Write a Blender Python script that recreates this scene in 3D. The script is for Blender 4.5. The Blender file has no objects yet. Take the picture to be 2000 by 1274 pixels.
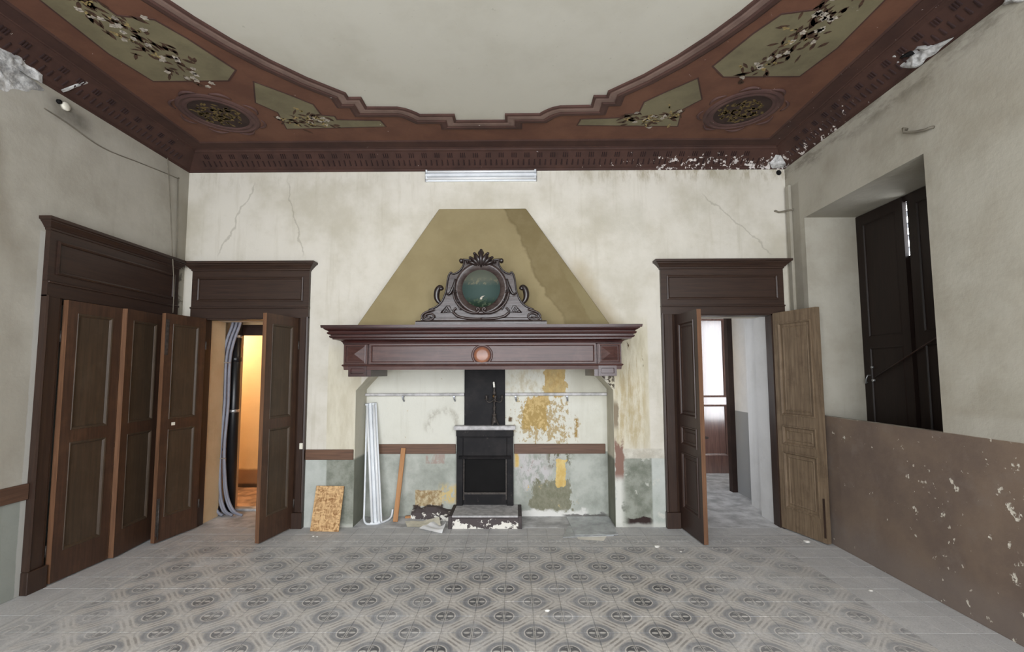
import bpy, bmesh, math, random
from math import sin, cos, pi, radians, hypot
from mathutils import Vector, Matrix, noise as mnoise
from mathutils.geometry import tessellate_polygon
random.seed(7)
C = bpy.context.scene.collection
SC = bpy.context.scene

# ------------------------------------------------------------------ camera, sky, light, exposure
cam = bpy.data.cameras.new('camera')
cam.sensor_fit = 'HORIZONTAL'; cam.sensor_width = 36.0
cam.lens = 895.87 / 2000 * 36.0
cam.shift_y = 25.57 / 2000
cam.clip_start = 0.05
co = bpy.data.objects.new('camera', cam); C.objects.link(co)
_p, _y, _r = radians(4.2127), radians(-0.42668), radians(-0.17103)
fw = Vector((sin(_y)*cos(_p), cos(_y)*cos(_p), sin(_p)))
rt = Vector((cos(_y), -sin(_y), 0)); up = rt.cross(fw)
rt2 = rt*cos(_r) + up*sin(_r); up2 = -rt*sin(_r) + up*cos(_r)
mw = Matrix((rt2, up2, -fw)).transposed().to_4x4(); mw.translation = Vector((0, 0, 1.6546))
co.matrix_world = mw
SC.camera = co

W = bpy.data.worlds.new('sky'); SC.world = W; W.use_nodes = True
bg = W.node_tree.nodes['Background']
bg.inputs[0].default_value = (0.925, 0.955, 1.0, 1); bg.inputs[1].default_value = 10.0

SC.view_settings.view_transform = 'Standard'; SC.view_settings.look = 'None'
SC.view_settings.gamma = 1.0; SC.view_settings.use_curve_mapping = False
SC.view_settings.exposure = 0.35
SC.cycles.max_bounces = 8; SC.cycles.diffuse_bounces = 6
SC.cycles.sample_clamp_indirect = 6.0

XL, XR, YB, YR, ZC = -3.72, 3.052, 5.062, -1.69, 4.13
XC, YC = (XL + XR) / 2, (YB + YR) / 2
REAR_WINDOWS = [(-2.75, -1.25), (-0.95, 0.55), (0.85, 2.35)]      # x ranges of the open windows behind the camera
WZ0, WZ1 = 0.55, 3.45

def portal(name, loc, rot, sx, sy):
    l = bpy.data.lights.new(name, 'AREA'); l.shape = 'RECTANGLE'; l.size = sx; l.size_y = sy
    l.cycles.is_portal = True
    o = bpy.data.objects.new(name, l); C.objects.link(o); o.location = loc; o.rotation_euler = rot
for a, b in REAR_WINDOWS:
    portal('window_daylight', ((a+b)/2, YR-0.30, (WZ0+WZ1)/2), (radians(90), 0, 0), b-a, WZ1-WZ0)
portal('window_daylight', (3.75, 6.52, 1.7), (radians(90), 0, 0), 0.9, 1.9)       # window of the right-hand room
portal('window_daylight', (1.28, 6.5, 1.6), (0, radians(-90), 0), 1.2, 0.4)      # unseen second window, added to light that room

# ------------------------------------------------------------------ materials
def lin(c):
    return tuple(((x/255)/12.92 if x/255 <= 0.04045 else ((x/255+0.055)/1.055)**2.4) for x in c) + (1.0,)

class G:
    """Small wrapper for writing node materials as expressions."""
    def __init__(s, name, rough=0.6, spec=0.3, metal=0.0):
        s.m = bpy.data.materials.new(name); s.m.use_nodes = True
        s.t = s.m.node_tree; s.b = s.t.nodes['Principled BSDF']
        s.b.inputs['Roughness'].default_value = rough
        s.b.inputs['Specular IOR Level'].default_value = spec
        s.b.inputs['Metallic'].default_value = metal
        s._o = None
    def put(s, sock, v):
        if hasattr(v, 'is_linked') or isinstance(v, bpy.types.NodeSocket): s.t.links.new(v, sock)
        else: sock.default_value = v
    def nd(s, ty, ins=(), **kw):
        n = s.t.nodes.new(ty)
        for k, v in kw.items(): setattr(n, k, v)
        for k, v in (ins.items() if isinstance(ins, dict) else enumerate(ins)): s.put(n.inputs[k], v)
        return n
    def obj(s):
        if s._o is None: s._o = s.nd('ShaderNodeTexCoord').outputs['Object']
        return s._o
    def pos(s): return s.nd('ShaderNodeNewGeometry').outputs['Position']
    def xyz(s, v=None):
        n = s.nd('ShaderNodeSeparateXYZ', [v if v is not None else s.obj()]); return n.outputs[0], n.outputs[1], n.outputs[2]
    def M(s, op, a, b=0.0, c=0.0, clamp=False):
        n = s.nd('ShaderNodeMath', [a, b, c], operation=op); n.use_clamp = clamp; return n.outputs[0]
    def add(s, a, b): return s.M('ADD', a, b)
    def sub(s, a, b): return s.M('SUBTRACT', a, b)
    def mul(s, *a):
        r = a[0]
        for q in a[1:]: r = s.M('MULTIPLY', r, q)
        return r
    def mx(s, *a):
        r = a[0]
        for q in a[1:]: r = s.M('MAXIMUM', r, q)
        return r
    def inv(s, a): return s.M('SUBTRACT', 1.0, a)
    def sm(s, x, a, b):
        n = s.nd('ShaderNodeMapRange', interpolation_type='SMOOTHSTEP')
        s.put(n.inputs[0], x)
        if a < b: n.inputs[1].default_value, n.inputs[2].default_value = a, b
        else:
            n.inputs[1].default_value, n.inputs[2].default_value = b, a
            n.inputs[3].default_value, n.inputs[4].default_value = 1.0, 0.0
        return n.outputs[0]
    def noise(s, scale, det=4, rough=0.55, vec=None, sc=None, dist=0.0, off=0.0):
        v = vec if vec is not None else s.obj()
        if sc or off:
            v = s.nd('ShaderNodeMapping', {0: v, 1: (off, off*0.7, off*1.3), 3: sc or (1, 1, 1)}).outputs[0]
        n = s.nd('ShaderNodeTexNoise', {'Vector': v, 'Scale': scale, 'Detail': det, 'Roughness': rough, 'Distortion': dist})
        return n.outputs[0]
    def vor(s, scale, vec=None, feature='F1', sc=None, out=0):
        v = vec if vec is not None else s.obj()
        if sc: v = s.nd('ShaderNodeMapping', {0: v, 3: sc}).outputs[0]
        return s.nd('ShaderNodeTexVoronoi', {'Vector': v, 'Scale': scale}, feature=feature).outputs[out]
    def mix(s, f, a, b, mode='MIX'):
        n = s.nd('ShaderNodeMix', data_type='RGBA', blend_type=mode)
        s.put(n.inputs[0], f); s.put(n.inputs[6], a); s.put(n.inputs[7], b); return n.outputs[2]
    def wob(s, u, amp, scale=4.0, off=0.0, det=5):
        return s.add(u, s.mul(s.sub(s.noise(scale, det, off=off), 0.5), amp))
    def box(s, u, v, u0, u1, v0, v1, so=0.02, sv=None):
        sv = so if sv is None else sv
        return s.mul(s.sm(u, u0-so, u0+so), s.sm(u, u1+so, u1-so), s.sm(v, v0-sv, v0+sv), s.sm(v, v1+sv, v1-sv))
    def bump(s, h, strength=0.3, dist=0.01):
        n = s.nd('ShaderNodeBump', {'Height': h, 'Strength': strength, 'Distance': dist})
        s.t.links.new(n.outputs[0], s.b.inputs['Normal']); return s
    def col(s, c): s.put(s.b.inputs['Base Color'], c); return s
    def rough(s, r): s.put(s.b.inputs['Roughness'], r); return s
    def end(s): return s.m
    def dim(s, c, k): return s.mix(1.0, c, (k, k, k, 1), 'MULTIPLY')

def plain(name, c, rough=0.6, spec=0.3, metal=0.0, var=0.12, scale=6.0):
    g = G(name, rough, spec, metal)
    n = g.noise(scale, 5, 0.6)
    a = lin(c); d = tuple(x*(1-var*2) for x in a[:3]) + (1,); l = tuple(min(1, x*(1+var*2)) for x in a[:3]) + (1,)
    return g.col(g.mix(g.sm(n, 0.3, 0.7), d, l)).end()

def wood(name, c1, c2, axis='z', rough=0.5, spec=0.35, scale=1.0, dust=None, dustamt=0.0, bump=0.1):
    g = G(name, rough, spec)
    k = {'x': (1.2, 22, 22), 'y': (22, 1.2, 22), 'z': (22, 22, 1.2)}[axis]
    n = g.noise(2.2*scale, 5, 0.6, sc=k, dist=0.6)
    n2 = g.noise(1.6, 4, 0.6)
    c = g.mix(g.sm(n, 0.28, 0.72), lin(c1), lin(c2))
    c = g.mix(g.mul(g.sm(n2, 0.4, 0.75), 0.35), c, tuple(x*0.6 for x in lin(c1)[:3]) + (1,))
    if dust:
        n3 = g.noise(5, 6, 0.7, off=3.1)
        c = g.mix(g.mul(g.sm(n3, 0.45, 0.75), dustamt), c, lin(dust))
    g.col(c); g.bump(n, bump, 0.004)
    return g.end()

CREAM = (230, 225, 213)
SAGE = (179, 187, 176)

def mottled(g, base, dark, amt=0.5, streak=0.4):
    """Aged plaster: cloudy stains, vertical runs, fine speckle."""
    n = g.noise(1.3, 6, 0.62); n2 = g.noise(1.0, 5, 0.65, sc=(9, 9, 0.7), off=2.0); n3 = g.noise(14, 4, 0.7, off=5.0)
    c = g.mix(g.mul(g.sm(n, 0.42, 0.72), amt), base, dark)
    c = g.mix(g.mul(g.sm(n2, 0.52, 0.75), streak), c, dark)
    c = g.mix(g.mul(g.sm(n3, 0.60, 0.80), 0.25), c, dark)
    return c

def wall_back_mat():
    g = G('back_wall_plaster', 0.9, 0.15)
    x, y, z = g.xyz()
    c = mottled(g, lin(CREAM), lin((190, 183, 162)), 0.62, 0.38)
    # repainted strips beside the fireplace, yellowed
    yel = g.mix(g.sm(g.noise(3, 6, 0.65, sc=(3, 3, 0.8)), 0.35, 0.7), lin((226, 219, 195)), lin((196, 186, 155)))
    c = g.mix(g.mul(g.box(x, z, -2.07, -1.70, 0.7, 1.95, 0.006, 0.1), 0.6), c, yel)
    c = g.mix(g.mul(g.box(x, z, 1.02, 1.46, 0.82, 2.2, 0.012, 0.15), 0.75), c, yel)
    # brown water runs right of the hood
    r = g.noise(2.2, 6, 0.7, sc=(8, 8, 0.9), off=7.0)
    r2 = g.noise(9, 7, 0.72, sc=(1.4, 1.4, 0.8), off=17.0)
    c = g.mix(g.mul(g.box(x, z, 1.08, 1.42, 0.86, 1.60, 0.06, 0.2), g.sm(g.add(g.mul(r, 0.6), g.mul(r2, 0.4)), 0.42, 0.58), 0.7), c, lin((184, 164, 120)))
    c = g.mix(g.mul(g.box(x, z, 1.15, 1.40, 1.45, 2.10, 0.06, 0.2), g.sm(r, 0.50, 0.68), 0.6), c, lin((170, 150, 110)))
    dgl = g.sub(g.sub(x, 1.02), g.mul(g.sub(2.22, z), 0.55))       # along the right slope of the hood
    c = g.mix(g.mul(g.sm(g.wob(dgl, 0.25, 4, 1.0), 0.22, 0.0), g.box(x, z, 0.6, 1.5, 2.1, 2.9, 0.15), 0.55), c, lin((176, 154, 108)))
    # chips showing dark mortar
    ch = g.noise(11, 5, 0.7, off=9.0, sc=(1, 1, 0.6))
    c = g.mix(g.mul(g.box(x, z, 1.20, 1.50, 1.55, 2.0, 0.05), g.sm(ch, 0.63, 0.66)), c, lin((96, 78, 58)))
    # stains under the cornice, mostly to the right
    st = g.noise(5, 6, 0.7, sc=(2.5, 2.5, 0.8), off=4.0)
    c = g.mix(g.mul(g.sm(z, 3.76, 3.93), g.sm(x, 0.2, 1.6), g.sm(st, 0.44, 0.64), 0.7), c, lin((166, 152, 124)))
    c = g.mix(g.mul(g.sm(z, 3.60, 3.93), g.sm(st, 0.5, 0.7), 0.35), c, lin((178, 172, 150)))
    bl = g.noise(0.9, 6, 0.65, off=12.0)
    c = g.mix(g.mul(g.sm(x, -0.2, 1.6), g.sm(bl, 0.45, 0.65), g.sm(z, 2.0, 3.0), 0.4), c, lin((186, 182, 164)))
    # cracks
    for (x0, z0, x1, z1, o) in ((-2.35, 2.95, -2.62, 3.85, 1.0), (-3.35, 2.95, -2.95, 3.85, 2.0), (2.1, 3.7, 2.9, 2.95, 3.0)):
        d = hypot(x1-x0, z1-z0); nx, nz = -(z1-z0)/d, (x1-x0)/d; tx, tz = (x1-x0)/d, (z1-z0)/d
        dist = g.add(g.mul(g.sub(x, x0), nx), g.mul(g.sub(z, z0), nz)); dist = g.wob(dist, 0.28, 2.6, o)
        al = g.add(g.mul(g.sub(x, x0), tx), g.mul(g.sub(z, z0), tz))
        c = g.mix(g.mul(g.sm(g.M('ABSOLUTE', dist), 0.013, 0.003), g.sm(al, 0, 0.1), g.sm(al, d, d-0.1), 0.38), c, lin((150, 144, 128)))
    # sage dado
    dn = g.noise(2.0, 6, 0.65, off=6.0)
    dado = g.mix(g.sm(dn, 0.35, 0.7), lin((204, 208, 202)), lin((172, 178, 169)))
    old = g.mix(g.sm(g.noise(7, 7, 0.7, off=3.0), 0.35, 0.68), lin((162, 165, 154)), lin((124, 128, 116)))
    dado = g.mix(g.mx(g.box(x, z, -2.06, -1.75, -1, 2, 0.01), g.box(x, z, 1.12, 1.47, -1, 2, 0.012)), dado, old)
    wp = g.noise(6, 6, 0.7, off=15.0)
    dado = g.mix(g.mul(g.box(x, z, 1.05, 1.16, -0.1, 0.72, 0.04), g.sm(wp, 0.40, 0.50)), dado, lin((226, 226, 218)))
    dado = g.mix(g.mul(g.box(x, z, 1.02, 1.9, -0.2, 0.95, 0.1), g.sm(wp, 0.60, 0.66), 0.8), dado, lin((214, 214, 204)))
    zz = g.wob(z, 0.14, 9, 2.0)
    dado = g.mix(g.box(x, zz, 1.20, 1.46, -0.2, 0.10, 0.03, 0.01), dado, lin((62, 50, 48)))
    dado = g.mix(g.mul(g.sm(g.wob(z, 0.08, 7, 4.0), 0.06, 0.02), g.sm(x, -2.4, -2.0), 0.6), dado, lin((214, 214, 206)))
    edge = g.wob(z, 0.012, 8, 3.0)
    c = g.mix(g.sm(edge, 0.735, 0.725), c, dado)
    # ghost of the missing rail at right, brick-red scar by the niche
    c = g.mix(g.mul(g.box(x, edge, 1.10, 1.70, 0.725, 0.83, 0.01), 0.85), c, g.mix(g.sm(wp, 0.4, 0.65), lin((222, 218, 206)), lin((190, 184, 170))))
    xx = g.wob(x, 0.10, 8, 6.0)
    c = g.mix(g.mul(g.box(xx, z, 1.07, 1.17, 0.52, 0.93, 0.01, 0.05), g.sm(wp, 0.38, 0.46)), c, lin((146, 116, 104)))
    c = g.mix(g.mul(g.box(xx, z, 1.06, 1.12, 1.05, 1.33, 0.01, 0.05), 0.8), c, lin((128, 112, 92)))
    rub = g.noise(30, 3, 0.7, off=1.5)
    c = g.mix(g.mul(g.box(x, z, 0.90, 1.085, 1.48, 1.66, 0.012), g.sm(rub, 0.46, 0.52), 0.9), c, lin((70, 58, 50)))
    g.col(g.dim(c, 0.84))
    g.bump(g.add(g.noise(3, 7, 0.65), g.mul(wp, 0.4)), 0.35, 0.02)
    return g.end()

def niche_mat():
    g = G('niche_plaster', 0.9, 0.15)
    x, y, z = g.xyz()
    c = mottled(g, lin((229, 228, 217)), lin((198, 195, 178)), 0.45, 0.3)
    p = g.noise(8.5, 8, 0.72, sc=(1.3, 1.3, 0.7), off=3.0); q = g.noise(19, 6, 0.72, off=6.0, sc=(1, 1, 0.7))
    yl = g.mix(g.sm(q, 0.35, 0.65), lin((214, 188, 134)), lin((190, 161, 108)))
    xw = g.wob(g.wob(x, 0.30, 2.6, 1.0), 0.05, 16, 3.0); zw = g.wob(g.wob(z, 0.40, 2.6, 7.0), 0.06, 16, 9.0)
    m1 = g.mx(g.box(xw, zw, 0.10, 0.40, 1.02, 1.40, 0.07, 0.10), g.box(xw, z, 0.34, 0.60, 1.38, 1.75, 0.07, 0.12))
    c = g.mix(g.sm(g.add(m1, g.mul(g.sub(p, 0.5), 2.2)), 0.42, 0.52), c, yl)
    m2 = g.box(xw, zw, -0.05, 0.66, 0.84, 1.38, 0.2, 0.2)
    c = g.mix(g.mul(g.sm(g.add(g.mul(m2, 0.22), q), 0.66, 0.72), 0.8), c, lin((176, 150, 96)))
    m3 = g.box(xw, z, -0.10, 0.62, 1.36, 1.75, 0.1)
    c = g.mix(g.mul(m3, g.sm(p, 0.42, 0.62), 0.55), c, lin((186, 168, 126)))
    c = g.mix(g.mul(g.box(x, z, 0.64, 1.1, 1.35, 1.75, 0.1), 0.45), c, lin((172, 166, 146)))
    c = g.mix(g.mul(g.box(g.wob(x, 0.08, 9), z, 0.69, 0.73, 0.90, 1.12, 0.015), g.sm(q, 0.42, 0.5)), c, lin((168, 138, 80)))
    c = g.mix(g.box(g.wob(x, 0.06, 14), g.wob(z, 0.06, 14, 2.0), -0.08, -0.04, 1.08, 1.14, 0.012), c, lin((104, 84, 64)))
    # smoky ring on the left half
    rr = g.M('SQRT', g.add(g.M('POWER', g.add(x, 0.86), 2.0), g.M('POWER', g.sub(z, 1.05), 2.0)))
    c = g.mix(g.mul(g.sm(g.M('ABSOLUTE', g.sub(g.wob(rr, 0.12, 5), 0.17)), 0.07, 0.0), g.sm(p, 0.4, 0.6), g.sm(z, 0.9, 1.0), 0.5), c, lin((150, 142, 124)))
    # dado
    dn = g.noise(2.4, 6, 0.65, off=8.0)
    d = g.mix(g.sm(dn, 0.36, 0.68), lin((196, 199, 191)), lin((158, 162, 153)))
    d = g.mix(g.mul(g.box(xw, zw, 0.0, 0.50, 0.28, 0.75, 0.12), g.sm(p, 0.42, 0.56)), d, lin((204, 201, 200)))
    olive = g.box(xw, zw, 0.16, 0.66, 0.0, 0.42, 0.14, 0.12)
    d = g.mix(g.sm(g.add(olive, g.mul(g.sub(p, 0.5), 2.0)), 0.55, 0.66), d, g.mix(g.sm(q, 0.3, 0.7), lin((126, 126, 106)), lin((150, 148, 130))))
    d = g.mix(g.mul(g.box(x, z, 0.36, 0.66, 0.55, 0.80, 0.05), g.sm(p, 0.48, 0.56)), d, lin((118, 118, 98)))
    ym = g.sm(g.add(g.box(g.wob(x, 0.16, 4, 5.0), g.wob(z, 0.2, 4, 2.0), 0.455, 0.585, 0.30, 0.67, 0.04), g.mul(g.sub(p, 0.5), 1.6)), 0.45, 0.52)
    ym = g.mx(ym, g.mul(g.box(x, z, 0.10, 0.72, 0.10, 0.40, 0.08), g.sm(q, 0.64, 0.67)), g.box(g.wob(x, 0.06, 9), z, -0.01, 0.03, 0.56, 0.72, 0.015))
    d = g.mix(ym, d, g.mix(g.sm(p, 0.35, 0.65), lin((228, 204, 140)), lin((212, 178, 108))))
    d = g.mix(g.mul(g.box(x, z, -0.20, 0.45, 0.5, 0.72, 0.1), g.sm(q, 0.60, 0.64), 0.7), d, lin((150, 116, 106)))
    zz = g.wob(z, 0.16, 10, 1.0)
    d = g.mix(g.mul(g.sm(zz, 0.09, 0.05), g.box(x, zz, 0.0, 0.82, -1, 1, 0.03)), d, lin((232, 231, 226)))
    d = g.mix(g.mul(g.box(x, zz, 0.55, 1.05, -1, 0.035, 0.04, 0.01), 0.8), d, lin((88, 84, 82)))
    # left side scars
    d = g.mix(g.mul(g.box(x, g.wob(z, 0.05, 6), -1.17, -0.86, 0.12, 0.30, 0.006, 0.008), 1.0), d, g.mix(g.sm(q, 0.40, 0.62), lin((158, 134, 98)), lin((206, 192, 160))))
    d = g.mix(g.mul(g.box(x, g.wob(z, 0.12, 8), -0.88, -0.66, 0.16, 0.36, 0.04), g.sm(q, 0.42, 0.52)), d, lin((214, 192, 138)))
    d = g.mix(g.mul(g.box(g.wob(x, 0.12, 8), zz, -1.18, -0.84, -1, 0.125, 0.02, 0.015), 1.0), d, g.mix(g.sm(q, 0.52, 0.60), lin((74, 64, 60)), lin((190, 186, 180))))
    d = g.mix(g.mul(g.box(x, z, -1.05, -0.83, 0.60, 0.71, 0.008), g.sm(p, 0.40, 0.55), 0.75), d, lin((170, 146, 136)))
    d = g.mix(g.mul(g.box(x, g.wob(z, 0.2, 6), -1.1, -0.8, 0.35, 0.56, 0.06), 0.35), d, lin((120, 126, 116)))
    c = g.mix(g.sm(g.wob(z, 0.01, 8), 0.745, 0.735), c, d)
    g.col(g.dim(c, 0.90)); g.bump(g.add(p, g.mul(q, 0.5)), 0.35, 0.015)
    return g.end()

def jamb_mat():
    g = G('niche_jamb_plaster', 0.9, 0.15); x, y, z = g.xyz()
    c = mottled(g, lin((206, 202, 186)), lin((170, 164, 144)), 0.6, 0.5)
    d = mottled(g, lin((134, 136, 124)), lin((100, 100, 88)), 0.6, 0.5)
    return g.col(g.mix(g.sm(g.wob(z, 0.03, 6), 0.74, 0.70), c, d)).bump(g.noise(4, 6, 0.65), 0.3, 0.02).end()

def wall_left_mat():
    g = G('left_wall_plaster', 0.9, 0.15); x, y, z = g.xyz()
    c = mottled(g, lin((211, 206, 194)), lin((176, 170, 156)), 0.6, 0.25)
    st = g.noise(0.8, 6, 0.62, off=3.0)
    c = g.mix(g.mul(g.sm(st, 0.45, 0.68), 0.4), c, lin((160, 152, 136)))
    # soot runs under the old junction hole
    dd = g.add(g.sub(y, 3.62), g.mul(g.sub(z, 3.86), 0.9))
    c = g.mix(g.mul(g.box(g.wob(y, 0.2, 3), z, 3.50, 3.85, 3.74, 3.90, 0.10, 0.06), g.sm(st, 0.3, 0.6), 0.75), c, lin((92, 86, 76)))
    run = g.sub(g.sub(y, 3.0), g.mul(g.sub(3.65, z), 0.28))
    c = g.mix(g.mul(g.sm(g.M('ABSOLUTE', g.wob(run, 0.3, 1.5)), 0.16, 0.0), g.sm(z, 3.75, 3.4), g.sm(z, 2.2, 3.1), 0.5), c, lin((136, 124, 104)))
    c = g.mix(g.mul(g.sm(z, 3.84, 3.92), 0.5), c, lin((196, 190, 176)))
    d = mottled(g, lin((172, 176, 168)), lin((136, 140, 130)), 0.6, 0.4)
    c = g.mix(g.sm(z, 0.735, 0.728), c, d)
    # raw cut edge round the door casing
    e = g.wob(y, 0.025, 7)
    c = g.mix(g.mul(g.box(e, z, 3.495, 3.56, 0.0, 2.78, 0.004), 0.8), c, lin((212, 210, 204)))
    # darker towards the back corner, with dark blotches near the door header
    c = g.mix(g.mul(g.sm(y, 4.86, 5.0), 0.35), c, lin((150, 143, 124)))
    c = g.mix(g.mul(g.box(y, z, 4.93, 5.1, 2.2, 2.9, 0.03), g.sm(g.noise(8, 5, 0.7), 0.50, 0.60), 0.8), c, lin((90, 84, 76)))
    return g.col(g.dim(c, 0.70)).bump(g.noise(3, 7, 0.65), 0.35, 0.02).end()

def wall_right_mat():
    g = G('right_wall_plaster', 0.9, 0.15); x, y, z = g.xyz()
    c = mottled(g, lin((205, 200, 186)), lin((172, 165, 148)), 0.7, 0.2)
    st = g.noise(1.1, 6, 0.62, off=6.0)
    c = g.mix(g.mul(g.sm(st, 0.42, 0.68), 0.4), c, lin((170, 160, 140)))
    c = g.mix(g.mul(g.sm(g.wob(z, 0.25, 2.5), 3.72, 3.86), g.sm(g.noise(2, 6, 0.7, sc=(1, 1, 3)), 0.42, 0.6), 0.6), c, lin((128, 122, 108)))
    c = g.mix(g.mul(g.box(y, z, 4.83, 4.96, 1.2, 3.7, 0.012), 0.4), c, lin((150, 144, 130)))
    c = g.mix(g.mul(g.box(y, z, 2.0, 3.3, 1.22, 1.36, 0.1, 0.03), 0.3), c, lin((220, 216, 206)))
    # brown oil-paint dado with plaster showing through
    n = g.noise(1.6, 6, 0.62, off=2.0); n2 = g.noise(4, 5, 0.65, off=9.0)
    d = g.mix(g.sm(n, 0.35, 0.68), lin((144, 125, 109)), lin((124, 108, 98)))
    d = g.mix(g.mul(g.sm(n2, 0.52, 0.72), 0.5), d, lin((148, 134, 124)))
    d = g.mix(g.mul(g.sm(g.wob(z, 0.3, 2.5, 4.0), 0.35, 0.1), 0.45), d, lin((146, 136, 130)))
    ch = g.noise(7.5, 5, 0.62, off=14.0, sc=(1, 1.1, 0.9)); dens = g.noise(1.4, 3, 0.5, off=21.0)
    f = g.add(ch, g.mul(g.sub(dens, 0.5), 0.30)); f = g.add(f, g.mul(g.sub(3.3, y), 0.035))
    d = g.mix(g.sm(f, 0.655, 0.68), d, lin((236, 228, 212)))
    ch2 = g.noise(18, 4, 0.6, off=31.0)
    d = g.mix(g.mul(g.sm(g.add(ch2, g.mul(g.sub(dens, 0.5), 0.25)), 0.68, 0.71), 0.9), d, lin((224, 214, 198)))
    c = g.mix(g.mul(g.sm(g.wob(z, 0.012, 6), 1.226, 1.219), g.sm(x, XR+0.058, XR+0.052)), c, d)
    bp = g.sub(g.noise(3, 7, 0.65), g.mul(g.sm(f, 0.665, 0.69), g.sm(z, 1.23, 1.21), 0.5))
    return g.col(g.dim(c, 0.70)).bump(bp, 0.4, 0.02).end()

def ceiling_mat():
    g = G('ceiling_plaster', 0.9, 0.15)
    c = mottled(g, lin((214, 211, 199)), lin((196, 192, 178)), 0.6, 0.0)
    sp = g.noise(26, 3, 0.6, off=4.0)
    c = g.mix(g.mul(g.sm(sp, 0.70, 0.74), 0.3), c, lin((150, 146, 132)))
    return g.col(g.dim(c, 0.82)).bump(g.noise(2.5, 6, 0.6), 0.2, 0.02).end()

def flaky(name, c1, c2, where, amt=1.0, rough=0.7):
    """Painted stucco; `where(g, x, y, z)` gives the density of flaked white spots."""
    g = G(name, rough, 0.25); x, y, z = g.xyz()
    n = g.noise(3, 6, 0.65); c = g.mix(g.sm(n, 0.32, 0.7), lin(c1), lin(c2))
    f = g.noise(16, 5, 0.7, off=5.0)
    w = where(g, x, y, z)
    c = g.mix(g.mul(g.sm(g.add(f, g.mul(w, 0.16)), 0.70, 0.725), amt), c, lin((214, 208, 204)))
    f2 = g.noise(7, 6, 0.75, off=8.0)
    c = g.mix(g.mul(g.sm(f2, 0.5, 0.75), 0.3), c, tuple(q*0.55 for q in lin(c1)[:3]) + (1,))
    return g.col(c).bump(n, 0.2, 0.01).end()

def w_cornice(g, x, y, z):
    b = g.mul(g.sm(y, 4.75, 4.85), g.sm(x, -0.2, 2.6), g.sm(z, 4.14, 4.0))
    r = g.mul(g.sm(x, 2.75, 2.85), g.sm(y, 3.1, 4.6), g.sm(z, 4.12, 4.0), 0.75)
    return g.mx(b, r)
def w_none(g, x, y, z): return g.mul(g.sm(x, 2.4, 2.9), 0.25)

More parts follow.
